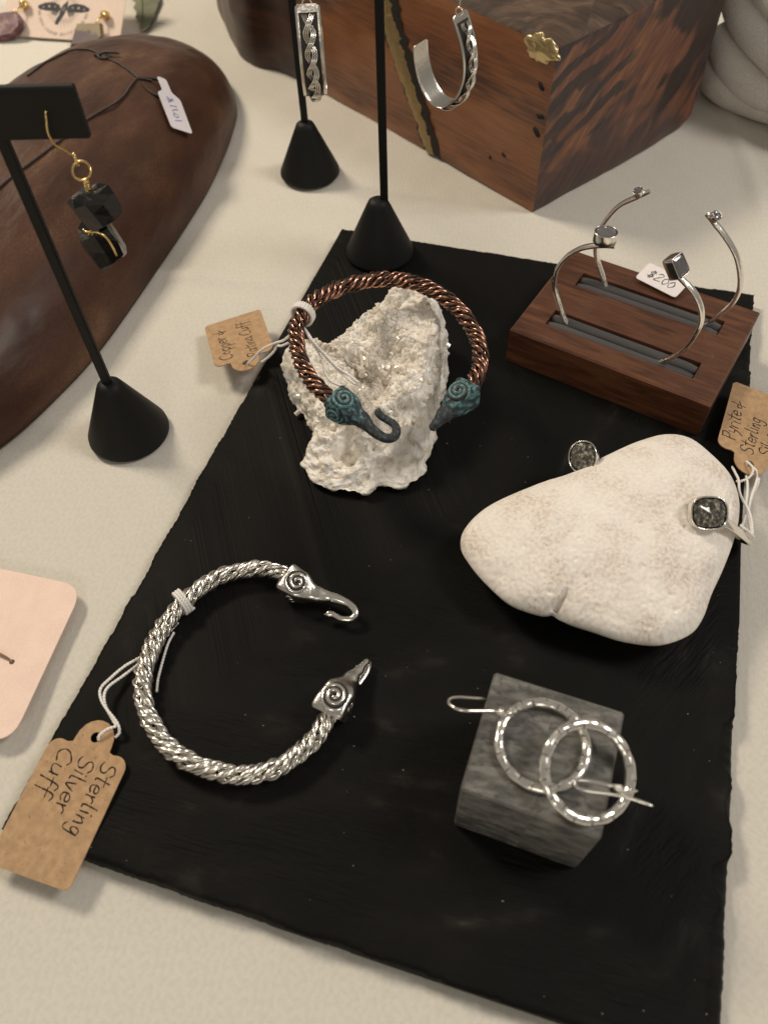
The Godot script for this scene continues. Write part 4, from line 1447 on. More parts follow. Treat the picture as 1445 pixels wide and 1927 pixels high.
func cuffs() -> void:
	var clear := mat(lin(0.16, 0.15, 0.16), 0.06, 0.35)
	clear.clearcoat_enabled = true
	clear.clearcoat = 1.0
	clear.clearcoat_roughness = 0.04
	# front cuff in the holder
	var plane := Vector3(-0.335, 0, 0.942)
	var f := thing("silver_cuff", Vector3(0.041, 0.018, -0.083), "open silver cuff with oval and square stone ends, in the front slot", "cuff", "silver cuffs in the wooden holder")
	var fp := mm([32.5, 62.6, -85.9, 28.3, 61.3, -87.3, 23.6, 58.8, -89.0, 19.7, 55.7, -90.4, 15.9, 50.8, -91.7, 13.4, 44.3, -92.7, 13.2, 38.8, -92.7, 14.3, 34.0, -92.3, 17.4, 27.6, -91.2, 21.5, 21.2, -89.7, 30, 16.4, -86.7, 41, 15.0, -82.8, 52, 16.6, -78.9, 60, 21.6, -76.1, 66.2, 30.9, -73.9, 68.7, 42.1, -73.0, 67.7, 49.7, -73.3, 63.0, 56.4, -75.0, 55.5, 60.8, -77.6])
	part(f, "band", band(fp, 0.0013, 0.00095, plane, 150), mats.silver_hammered)
	setting(f, Vector3(0.0284, 0.0650, -0.0873), Vector3(-0.05, 1.0, -0.02), Vector3(0.94, 0.3, 0.33), 0.0044, 0.0040, 0.0042, mats.silver, clear, 2.0, 3, 0.1)
	setting(f, Vector3(0.0545, 0.0640, -0.0776), Vector3(0.62, 0.62, 0.48), Vector3(-0.55, 0.8, -0.2), 0.0040, 0.0030, 0.0046, mats.silver, clear, 8.0, 4, 0.08)
	# rear cuff
	var r := thing("silver_cuff", Vector3(0.055, 0.018, -0.11), "open silver cuff with two tiny bezels at its tips, in the rear slot", "cuff", "silver cuffs in the wooden holder")
	var rp := mm([40.6, 68.4, -114.8, 37.1, 64.9, -116.0, 31.5, 59.4, -117.9, 28.2, 53.1, -118.9, 26.0, 46.2, -119.7, 25.8, 39.0, -119.6, 27.4, 33.0, -119.2, 31.4, 25.9, -117.9, 35.0, 20.6, -116.7, 44, 15.8, -113.6, 55, 14.6, -110.0, 66, 16.2, -106.3, 75.4, 21.4, -103.3, 79.5, 29.0, -101.9, 82.2, 36.4, -101.0, 81.9, 44.5, -101.1, 77.6, 54.0, -102.5, 71.8, 60.2, -104.5, 65.3, 65.0, -106.6, 62.2, 67.0, -107.7])
	part(r, "band", band(rp, 0.00135, 0.00095, Vector3(-0.315, 0, 0.949), 150), mats.silver_hammered)
	setting(r, Vector3(0.0367, 0.0668, -0.1157), Vector3(-0.35, 0.9, 0.25), Vector3(0.9, 0.3, 0.3), 0.0019, 0.0019, 0.0022, mats.silver, clear, 2.0, 5, 0.2)
	setting(r, Vector3(0.0652, 0.0672, -0.1062), Vector3(0.45, 0.85, 0.3), Vector3(0.9, -0.3, 0.3), 0.0020, 0.0019, 0.0024, mats.silver, clear, 2.0, 6, 0.2)
	# pyrite cuff clasped over the white stone
	var speck := field(Vector2i(128, 128), FastNoiseLite.TYPE_SIMPLEX, 0.05, 4, 141)
	var py := mat(Color.WHITE, 0.12, 0.25)
	py.albedo_texture = ramp(speck, [0.0, lin(0.02, 0.02, 0.018), 0.4, lin(0.055, 0.052, 0.046), 0.58, lin(0.12, 0.11, 0.098), 0.7, lin(0.24, 0.22, 0.18), 0.8, lin(0.5, 0.45, 0.3), 1.0, lin(0.65, 0.6, 0.45)])
	tri(py, Vector3(70, 70, 70))
	py.clearcoat_enabled = true
	py.clearcoat = 1.0
	py.clearcoat_roughness = 0.03
	var p := thing("pyrite_cuff", Vector3(0.075, 0.0062, 0.0), "hammered silver cuff with two grey pyrite stones clasped over the white stone", "cuff")
	var pp := mm([79.5, 30.2, 2.0, 85, 29.0, 2, 88.5, 26.8, 1.6, 92.2, 22.8, 0.2, 96.4, 17.0, -2.8, 98.6, 12.0, -6.0, 97.0, 8.2, -10.5, 88.0, 7.2, -16.0, 72.0, 7.0, -20.0, 58.0, 7.2, -24.0, 48.0, 9.5, -27.0, 43.5, 15.0, -25.5, 41.2, 20.5, -21.5, 39.4, 23.2, -18.4])
	part(p, "band", band(pp, 0.0022, 0.0006, Vector3(0.25, 0.0, 0.97), 140), mats.silver_hammered)
	setting(p, Vector3(0.0384, 0.0240, -0.0170), Vector3(-0.287, 0.782, 0.541), Vector3(0.95, 0.0, -0.25), 0.0050, 0.0057, 0.0046, mats.silver, py, 2.3, 7, 0.22)
	setting(p, Vector3(0.0795, 0.0313, 0.0020), Vector3(0.16, 0.80, 0.57), Vector3(0.96, 0.0, -0.28), 0.0060, 0.0055, 0.0042, mats.silver, py, 2.7, 9, 0.2)

# ---------------------------------------------------------------- earring stands
func stand(at: Vector3, top: Vector3, bar_dir: Vector3, half: float, tall: float, label: String, bar := true) -> void:
	var o := thing("earring_stand", at, label, "earring stand", "black earring stands")
	var prof := m2([0.01, 0, 15.6, 0, 16.4, 0.9, 16.2, 2.4, 5.6, 25.6, 4.6, 27.6, 3.2, 28.6, 1.6, 28.9, 0.01, 28.9])
	part(o, "base", lathe(prof, at), mats.black)
	var foot := at + Vector3(0, 0.027, 0)
	var d := (top - foot)
	var t := Transform3D(Basis(bar_dir, d.normalized(), bar_dir.cross(d.normalized())).orthonormalized(), (foot + top) * 0.5)
	part(o, "pole", box(M.new(), Vector3(0.0036, d.length(), 0.0022), 0.0004, t), mats.black, true)
	if bar:
		var bt := Transform3D(Basis(bar_dir, Vector3.UP, bar_dir.cross(Vector3.UP)), Vector3(top.x, top.y, top.z))
		part(o, "crossbar", box(M.new(), Vector3(half * 2.0, tall, 0.0024), 0.0004, bt.translated_local(Vector3(0, tall * 0.5, 0.0023))), mats.black, true)

func stands() -> void:
	var right := Vector3(0.957, 0, -0.29).normalized()
	stand(Vector3(-0.1405, 0, -0.0010), Vector3(-0.1412, 0.1245, -0.0016), right, 0.0265, 0.0142, "black earring stand with flat crossbar in front of the brown carved piece")
	stand(Vector3(-0.0738, 0.006, -0.1350), Vector3(-0.0682, 0.142, -0.1355), right, 0.036, 0.012, "tall black earring stand on the slate behind the crystal rock")
	stand(Vector3(-0.1351, 0, -0.2023), Vector3(-0.1351, 0.105, -0.2023), right, 0.028, 0.012, "black earring stand with cone base on the cloth beside the wooden block")

func black_gem(at: Vector3, size: Vector3, turn: Basis, s: int) -> M:
	# a broken, striated prism of black tourmaline
	var rng := RandomNumberGenerator.new()
	rng.seed = s
	var m := M.new()
	var n := 8
	var r := PackedFloat32Array()
	for k in n:
		r.append(rng.randf_range(0.74, 1.12))
	for row in 5:
		var y: float = [-1.0, -0.8, 0.1, 0.75, 1.0][row]
		var f: float = [0.72, 0.98, 1.03, 0.97, 0.66][row]
		for k in n:
			var a := TAU * k / n
			var q := Vector3(cos(a) * r[k] * f, y + rng.randf_range(-0.2, 0.2), sin(a) * r[k] * f) + Vector3(rng.randf(), rng.randf(), rng.randf()) * 0.14
			m.add(at + turn * (q * size))
	m.stitch(0, 5, n, true)
	m.fan(0, n, at + turn * (Vector3(0.1, -0.9, 0.1) * size), true)
	m.fan(4 * n, n, at + turn * (Vector3(-0.1, 0.85, 0.15) * size))
	return m

func hanging_earrings() -> void:
	var right := Vector3(0.957, 0, -0.29).normalized()
	var near := Vector3(0.29, 0, 0.957).normalized()
	# black tourmaline drop
	var o := thing("tourmaline_earring", Vector3(-0.1236, 0.085, -0.0075), "gold wire earring with two rough black stones on the flat crossbar", "earring")
	part(o, "ear_wire", wire(smooth(mm([-124.8, 132.4, -5.8, -124.0, 132.6, -3.4, -123.6, 131.0, -1.9, -124.2, 127.4, -1.4, -124.3, 123.8, -2.2, -123.9, 120.4, -5.0, -123.5, 117.4, -7.4]), 50), 0.0003), mats.gold)
	var eye := PackedVector3Array()
	for k in 20:
		var a := TAU * k / 20.0
		eye.append(Vector3(-0.1235, 0.1165, -0.0075) + near.lerp(right, 0.3).normalized() * (cos(a) * 0.0011) + Vector3.UP * (sin(a) * 0.0017))
	part(o, "small_loop", tube(eye, 0.0004, 8, true), mats.gold)
	var ring := PackedVector3Array()
	for k in 36:
		var a := TAU * k / 36.0
		ring.append(Vector3(-0.1231, 0.1130, -0.0077) + right * (cos(a) * 0.0027) + (Vector3.UP * 0.66 - near * 0.75) * (sin(a) * 0.0027))
	part(o, "ring", tube(ring, 0.00038, 8, true), mats.gold)
	part(o, "wire_coil", tube(helix(Vector3(-0.1229, 0.1085, -0.0076), Vector3(0.12, 1, 0.0), 0.0006, 5.0, 0.0036), 0.0003, 6), mats.gold)
	var gem := mat(lin(0.003, 0.003, 0.003), 0.2)
	gem.metallic_specular = 0.45
	gem.clearcoat_enabled = true
	gem.clearcoat = 0.15
	bumped(tri(gem, Vector3(80, 80, 80)), grey(Vector2i(128, 128), FastNoiseLite.TYPE_SIMPLEX, 0.03, 3, 151), 0.006)
	part(o, "black_stone", black_gem(Vector3(-0.1228, 0.1016, -0.0077), Vector3(0.0066, 0.0054, 0.0058), Basis(near, 0.35) * Basis(Vector3.UP, 0.4), 21), gem, true)
	part(o, "black_stone", black_gem(Vector3(-0.1246, 0.0884, -0.0070), Vector3(0.0064, 0.0064, 0.0058), Basis(near, 0.2) * Basis(Vector3.UP, 1.4), 23), gem, true)
	part(o, "wire_wrap", wire(smooth(mm([-126.6, 96.2, -3.0, -125.2, 95.8, -2.4, -123.2, 96.1, -2.4, -121.0, 96.0, -2.8, -119.0, 94.2, -3.2, -117.8, 91.0, -3.0, -117.4, 88.0, -3.0]), 50), 0.00036), mats.gold)
	part(o, "wire_tail", wire(smooth(mm([-124.2, 95.7, -3.0, -124.8, 94.2, -2.2, -125.4, 92.8, -1.9, -124.2, 93.8, -1.9, -123.0, 95.4, -2.8]), 30), 0.0003), mats.gold)
	# two braided half hoops under the tall stand
	var uu := [(near * 0.995 + right * 0.07).normalized(), (right * 0.78 + near * 0.62).normalized()]
	var pos := [Vector3(-0.0960, 0.1135, -0.1260), Vector3(-0.0425, 0.1085, -0.1441)]
	var say := ["braided silver half hoop earring seen face on, beside the wooden block's dark end", "braided silver half hoop earring seen from the side, open curl showing"]
	for e in 2:
		var u: Vector3 = uu[e]
		var w := Vector3.UP.cross(u).normalized()
		var h := thing("braided_earring", pos[e] - Vector3(0, 0.033, 0), say[e], "earring", "braided silver earrings")
		var line := PackedVector3Array()
		for q in [[0.0, 0.002], [0.0042, -0.006], [0.0062, -0.013], [0.0060, -0.020], [0.0028, -0.0275], [-0.0035, -0.0325], [-0.0095, -0.0315], [-0.0145, -0.026], [-0.0172, -0.019], [-0.0180, -0.0125]]:
			line.append(pos[e] + u * q[0] + Vector3.UP * q[1])
		var n := 100
		var p := smooth(line, n)
		var t := PackedVector3Array()
		for k in n:
			t.append((p[mini(k + 1, n - 1)] - p[maxi(k - 1, 0)]).normalized())
		var m := M.new()
		for lay in 2:
			for k in n:
				var out := t[k].cross(w)
				if out.dot(u) < 0.0 and k < 40:
					out = -out
				var s := k / float(n - 1)
				var half := 0.0047 * minf(1.0, sqrt(minf(s, 1.0 - s) * 40.0 + 0.55))
				for c in 7:
					var x := (c / 6.0 - 0.5) * 2.0
					m.add(p[k] + w * (x * half) + w.cross(t[k]) * (0.00025 if lay == 1 else -0.00025), Vector2(s, x))
			m.stitch(lay * n * 7, n, 7)
		for k in range(m.i.size() / 2, m.i.size(), 3):
			var z := m.i[k + 1]
			m.i[k + 1] = m.i[k + 2]
			m.i[k + 2] = z
		for k in n - 1:
			for c in [0, 6]:
				m.quad(k * 7 + c, (k + 1) * 7 + c, n * 7 + (k + 1) * 7 + c, n * 7 + k * 7 + c)
		var plate_ := part(h, "silver_strip", m, mats.silver_soft, false, false)
		var sign_ := 1.0 if w.cross(t[10]).dot(u) > 0.0 else -1.0
		# dark sheet laid under the braid
		var bed := M.new()
		for k in range(4, 74):
			var outn := w.cross(t[k]) * sign_
			for c in 5:
				var x := (c / 4.0 - 0.5) * 2.0
				bed.add(p[k] + w * (x * 0.0035) + outn * (0.00042 - 0.0001 * absf(x)), Vector2(k, c))
		bed.stitch(0, 70, 5)
		part(h, "dark_bed", bed, mats.silver_dark, false, false)
		for bun in 2:
			for s in 3:
				var q := PackedVector3Array()
				for k in range(5, 74):
					var a := (k - 5) / 69.0 * 7.4 * PI + bun * PI
					var outn := w.cross(t[k]) * sign_
					var x := 0.0014 * cos(a) + (s - 1) * 0.00076
					q.append(p[k] + w * x + outn * (0.0012 + 0.0011 * sin(a)))
				part(h, "braid_wire", wire(smooth(q, 140), 0.00034, 6), mats.silver)
		# ear wire up to the crossbar
		var topy := 0.142
		var rp: Vector3 = pos[e]
		part(h, "jump_ring", tube(_circle(rp + Vector3(0, 0.0022, 0), w if e == 0 else u, Vector3.UP, 0.0016), 0.0003, 8, true), mats.silver)
		part(h, "ear_wire", wire(PackedVector3Array(smooth(PackedVector3Array([rp + Vector3(0, 0.0036, 0), rp + Vector3(0, 0.010, 0) + near * 0.0008, Vector3(rp.x, topy, rp.z) + near * 0.0006, Vector3(rp.x, topy + 0.0075, rp.z) - near * 0.001, Vector3(rp.x, topy + 0.0078, rp.z) - near * 0.004]), 40)), 0.00042), mats.silver)

func _circle(c: Vector3, a: Vector3, b: Vector3, r: float) -> PackedVector3Array:
	var p := PackedVector3Array()
	for k in 24:
		var t := TAU * k / 24.0
		p.append(c + a * (cos(t) * r) + b * (sin(t) * r))
	return p

func hoops() -> void:
	var group := "silver hoop earrings on the marble cube"
	var say := ["silver stamped hoop earring lying flat on the marble cube, ear wire to its left", "silver stamped hoop earring propped over the other hoop, hanging past the cube's edge"]
	var cen := [Vector3(0.0412, 0.0414, 0.0958), Vector3(0.0527, 0.0447, 0.1005)]
	var nor := [Vector3(0.0, 1.0, 0.02), HOOP2]
	var rad := [0.0110, 0.0112]
	for e in 2:
		var n: Vector3 = nor[e].normalized()
		var x := n.cross(Vector3(0, 0, 1)).normalized()
		var z := x.cross(n)
		var o := thing("hoop_earring", cen[e], say[e], "earring", group)
		var p := PackedVector3Array()
		for k in 120:
			var a := TAU * k / 120.0
			p.append(cen[e] + x * (cos(a) * rad[e]) + z * (sin(a) * rad[e]))
		part(o, "hoop", sweep(M.new(), p, func(t): 
			var f := 1.0 + 0.06 * sin(t * 97.0) + 0.05 * sin(t * 61.0)
			return Vector3(0.00115 * f, 0.00128 * f, 2.3), 14, n, true), mats.silver_hammered)
		# stamped lines across the band, blackened
		for k in 26:
			var a := TAU * (k + 0.3 * sin(k * 5.1)) / 26.0
			var d := x * cos(a) + z * sin(a)
			var l := PackedVector3Array()
			for s in 7:
				var w := lerpf(-0.9, 0.35, s / 6.0) if k % 2 == 0 else lerpf(-0.2, 0.9, s / 6.0)
				l.append(cen[e] + d * (rad[e] + 0.0014 * w) + n * (0.00109 * pow(1.0 - pow(absf(w), 3.0), 0.33)))
			part(o, "stamped_line", wire(l, 0.00014, 5), mats.silver_dark)
		if e == 0:
			part(o, "ear_wire", wire(smooth(mm([33.6, 42.6, 90.3, 32.2, 44.3, 90.9, 30.6, 44.6, 91.9, 29.4, 44.2, 91.6, 27.9, 44, 91.6, 24.3, 45, 93, 20.7, 46, 94.4, 17.9, 46, 94.5, 16, 45, 93.2, 16, 44, 91.6, 17.9, 42, 89.8, 21.1, 40, 88.2, 24.9, 38, 86.5]), 80), 0.00042), mats.silver)
			part(o, "wire_coil", tube(helix(Vector3(0.0293, 0.0443, 0.0916), Vector3(1, 0, 0.2), 0.0008, 2.0, 0.0012), 0.00035, 6), mats.silver)
		else:
			part(o, "ear_wire", wire(smooth(mm([64.8, 44.5, 101.7, 62.3, 46.2, 103.2, 60, 47, 103.8, 59.2, 47, 103.0, 57.7, 47, 103.2, 53.6, 46, 103.1, 50.8, 45.5, 103.5, 49.7, 45.5, 104.4, 50.8, 45.5, 105.4, 53.1, 46, 105.6, 58.1, 46.5, 105, 62.3, 46.5, 104.7, 65.8, 46.5, 104.8, 68.3, 46.5, 105]), 80), 0.00042), mats.silver)
			part(o, "wire_coil", tube(helix(Vector3(0.0598, 0.0472, 0.1034), Vector3(0.4, 0, 1), 0.0008, 2.0, 0.0012), 0.00035, 6), mats.silver)

const HOOP2 := Vector3(0.317, 1.0, 0.265)

# ---------------------------------------------------------------- tags and cards
func luggage(length: float, width: float) -> PackedVector2Array:
	# head with the hole at s = 0, scalloped shoulders, square body
	var h := width * 0.5
	var p := PackedVector2Array()
	for k in 11:
		var a := PI * 0.5 + PI * k / 10.0
		p.append(Vector2(h * 0.50 + cos(a) * h * 0.50, -sin(a) * h * 0.46))
	p.append(Vector2(h * 0.62, h * 0.47))
	p.append(Vector2(h * 0.66, h * 0.58))
	for k in 7:
		var a := PI + PI * 0.5 * k / 6.0
		p.append(Vector2(h * 0.92 + cos(a) * h * 0.28, h * 0.72 - sin(a) * h * 0.28))
	p.append(Vector2(length - 0.0012, h))
	p.append(Vector2(length, h - 0.0012))
	p.append(Vector2(length, -h + 0.0012))
	p.append(Vector2(length - 0.0012, -h))
	for k in 7:
		var a := PI * 0.5 + PI * 0.5 * k / 6.0
		p.append(Vector2(h * 0.92 + cos(a) * h * 0.28, -h * 0.72 - sin(a) * h * 0.28))
	p.append(Vector2(h * 0.66, -h * 0.58))
	p.append(Vector2(h * 0.62, -h * 0.47))
	return p

func kraft_tag(o: Node3D, frame: Transform3D, length: float, width: float, lines: Array, s: int, mirror: float, em: float) -> void:
	var im := paper(640, 384, lin(0.43, 0.275, 0.15), 0.22, s)
	var k := 640.0 / 0.056
	var rng := RandomNumberGenerator.new()
	rng.seed = s
	for f in 260:
		var a := Vector2(rng.randf() * 640, rng.randf() * 384)
		var d := Vector2.from_angle(rng.randf() * TAU) * rng.randf_range(4, 12)
		stroke(im, PackedVector2Array([a, a + d]), 0.6, Color(0.30, 0.2, 0.11, 0.25) if rng.randf() < 0.6 else Color(0.86, 0.7, 0.5, 0.25))
	for l in lines:
		write(im, l[0], Vector2(l[1] * k, (l[2] + 0.0168) * k), Vector2(l[3], l[4]), l[5] * k, 2.3, Color(0.07, 0.045, 0.04, 0.82), mirror, l[6])
	var c := mat(Color.WHITE, 0.88)
	c.albedo_texture = ImageTexture.create_from_image(im)
	c.texture_repeat = true
	c.uv1_offset = Vector3(0, 0.0168 / (384.0 / k), 0)
	var m := plate(luggage(length, width), frame, 0.00042, Vector2(1.0 / 0.056, k / 384.0), Vector2(width * 0.20, 0), 0.0016)
	part(o, "card", m, c, true)

func tags() -> void:
	# on the silver bracelet; the card bridges the corner of the slate and the cloth
	var a := thing("kraft_tag", Vector3(-0.084, 0.006, 0.13), "brown kraft tag lettered Sterling Silver Cuff, over the slate's left edge", "price tag", "kraft paper tags")
	var f := frame_of(Vector3(-0.0858, 0.0086, 0.1138), Vector3(0.0, -0.0030, 0.0450), Vector3(0, 1, 0))
	kraft_tag(a, f, 0.0455, 0.0262, [["Sterling", 0.0105, -0.0058, 1, 0.02, 0.0050, 0.98], ["Silver", 0.0108, 0.0014, 1, 0.04, 0.0052, 1.0], ["Cuff", 0.0102, 0.0088, 1, 0.0, 0.0052, 1.1]], 161, 1.0, 0.005)
	part(a, "string", thread(smooth(mm([-79.4, 7.2, 76.0, -82.0, 6.9, 84.0, -84.6, 7.3, 90.0, -86.2, 7.5, 92.0, -88.4, 8.5, 95.8, -89.9, 10, 100.9, -90.7, 11, 105.4, -88.7, 11, 108.6, -85.3, 10.8, 111, -81.7, 10.4, 113, -79.9, 9.9, 114.4, -79.4, 8.6, 115.9, -80.4, 7.6, 117.2]), 60), 0.00042), mats.thread)
	part(a, "string", thread(smooth(mm([-80.4, 7.0, 78.0, -82.6, 6.9, 86.0, -84.8, 7.5, 93.2, -87.4, 8.5, 99.1, -89.1, 10, 103.7, -88.8, 10.5, 106.9, -86.6, 10.3, 110, -82.1, 10.0, 113.4, -80.8, 10.0, 114.5, -82.9, 10, 116.3, -84.3, 9.6, 118.4, -84.5, 8.6, 119.4, -84.6, 7.4, 119.2]), 60), 0.00042), mats.thread)
	part(a, "string_end", thread(smooth(mm([-78.9, 7.4, 80, -78.4, 8.5, 85, -77.6, 7.5, 91.4, -76.6, 7, 96.4, -75.3, 6.6, 100.2]), 60), 0.00038), mats.thread)
	part(a, "string_knot", thread(helix(Vector3(-0.0797, 0.0105, 0.0698), Vector3(0.5, 0, -0.85), 0.0040, 3.1, 0.0030), 0.00045), mats.thread)
	# on the copper bracelet; leaning over the left edge of the slate
	var b := thing("kraft_tag", Vector3(-0.112, 0.003, -0.055), "brown kraft tag lettered Copper and Patina Cuff, tied to copper bracelet", "price tag", "kraft paper tags")
	var f2 := frame_of(Vector3(-0.1009, 0.0122, -0.0372), Vector3(-0.0212, -0.0050, -0.0315), Vector3(-0.06, 1, 0.1))
	kraft_tag(b, f2, 0.0415, 0.0262, [["Copper &", 0.0110, -0.0046, 1, -0.03, 0.0056, 0.84], ["Patina Cuff", 0.0078, 0.0066, 1, -0.05, 0.0050, 0.86]], 163, 1.0, 0.005)
	part(b, "string", thread(smooth(mm([-102.6, 11.4, -40.8, -102.0, 12.8, -40.3, -99.3, 16, -39.8, -94.8, 22, -39, -89.4, 28, -36.8, -84.3, 33, -34.6, -79.4, 38, -31.5, -75, 43, -30.5]), 60), 0.00042), mats.thread)
	part(b, "string", thread(smooth(mm([-99.0, 10, -45.0, -97.4, 11.4, -44.0, -93, 17, -41.5, -88.2, 24, -38.6, -84.3, 31, -35.1, -79.9, 36, -30.6, -74.5, 41, -28.8]), 60), 0.00042), mats.thread)
	part(b, "string_end", thread(smooth(mm([-70.0, 50.0, -28.6, -67.4, 49.5, -26.8, -64.1, 48, -23.7, -61, 45, -21.6, -58.6, 43, -19.4, -56.6, 41, -15.9, -52.8, 41, -12.6, -48.9, 41, -11.6]), 60), 0.00042), mats.thread)
	part(b, "string_end", thread(smooth(mm([-69.8, 50.5, -28.2, -66.9, 49.5, -26.6, -62.5, 48, -22.8, -57.5, 45, -20.6, -52.3, 43, -18, -47.9, 42, -16.6, -43.6, 41.6, -14.4]), 60), 0.00042), mats.thread)
	part(b, "string_end", thread(smooth(mm([-69.6, 50.0, -28.9, -67, 48.5, -27.1, -62.4, 47, -23, -57.6, 44, -20.8, -52.9, 42, -18.3, -48.1, 41, -15.7, -44.4, 41, -13.7]), 60), 0.00042), mats.thread)
	part(b, "string_knot", thread(helix(Vector3(-0.0711, 0.0502, -0.0345), Vector3(0.05, 0.0, -1.0), 0.0041, 3.1, 0.0032), 0.00055), mats.thread)
	# on the pyrite cuff; standing off the slate beside the holder
	var c := thing("kraft_tag", Vector3(0.1, 0.006, -0.06), "brown kraft tag lettered Pyrite and Sterling Silver, between holder and pebble", "price tag", "kraft paper tags")
	var f3 := frame_of(Vector3(0.0972, 0.0128, -0.0352), Vector3(0.0060, -0.0008, -0.0440), Vector3(0.1, 1, 0.1))
	kraft_tag(c, f3, 0.0455, 0.0262, [["Pyrite &", 0.0135, -0.0070, 1, 0, 0.0052, 0.92], ["Sterling", 0.0095, 0.0003, 1, 0, 0.0050, 0.92], ["Silver", 0.0115, 0.0070, 1, 0, 0.0050, 0.95]], 165, 1.0, 0.005)
	var threads := [
		mm([97.0, 11.4, -40.2, 96.6, 13.2, -40.7, 97.4, 14.5, -38.5, 98.5, 14.7, -36.4, 98.3, 13.7, -34.3, 97.2, 12.7, -32.9, 95.1, 11.7, -31.9, 93.9, 11, -32.2]),
		mm([92.3, 11, -38.8, 93.1, 12.5, -34.6, 93.9, 14, -30.1, 93.8, 15.5, -24.1, 95.0, 16, -19.6, 96.8, 16.5, -15.3, 97.9, 16.5, -10.8, 98.7, 15.5, -5.8]),
		mm([97.1, 12, -34.7, 97.3, 13, -30.1, 96.8, 14.5, -24, 96.3, 15.5, -19, 96.8, 16, -14.4, 97.8, 16, -8.6, 98.4, 15.5, -5.2]),
		mm([98.8, 11.4, -40.6, 100.2, 12.7, -37.6, 100.5, 12.5, -32.9, 98.9, 13.5, -25.9, 97.6, 14.5, -19.7, 96.2, 15.5, -13.6, 95.2, 16.6, -9, 94.2, 18.0, -5.8]),
		mm([101.3, 12.5, -34.5, 101, 12, -31.5, 99.4, 12.5, -26.5, 97.9, 14, -19.8, 96.8, 15.4, -14.0]),
		mm([93.2, 20.0, -5.2, 94.4, 20.0, -4.2, 96.2, 18.6, -4.4, 98.3, 16.4, -4.6, 99.4, 14.6, -5.6]),
	]
	for t in threads:
		part(c, "string", thread(smooth(t, 70), 0.00042), mats.thread)
	# little price sticker behind the front cuff
	var fs := frame_of(Vector3(0.0471, 0.0256, -0.1270), Vector3(0.0172, -0.0006, 0.0082), Vector3(0.0, 1.0, 0.16))
	var im := paper(256, 128, Color(0.93, 0.90, 0.90), 0.03, 171)
	write(im, "$200", Vector2(36, 86), Vector2(1, 0.02), 52.0, 2.6, Color(0.22, 0.2, 0.22, 0.85), 1.0, 1.1)
	var white := mat(Color.WHITE, 0.6)
	white.albedo_texture = ImageTexture.create_from_image(im)
	white.uv1_offset = Vector3(0, 0.5, 0)
	var plate_m := plate(rounded(PackedVector2Array([Vector2(0, -0.0055), Vector2(0.0195, -0.0055), Vector2(0.0195, 0.0055), Vector2(0, 0.0055)]), 0.0016), fs, 0.0002, Vector2(1.0 / 0.0195, 1.0 / 0.011))
	single("price_sticker", Vector3(0.055, 0.0228, -0.123), plate_m, white, "small white sticker priced $200 on the back of the wooden holder", "price sticker", "", true)

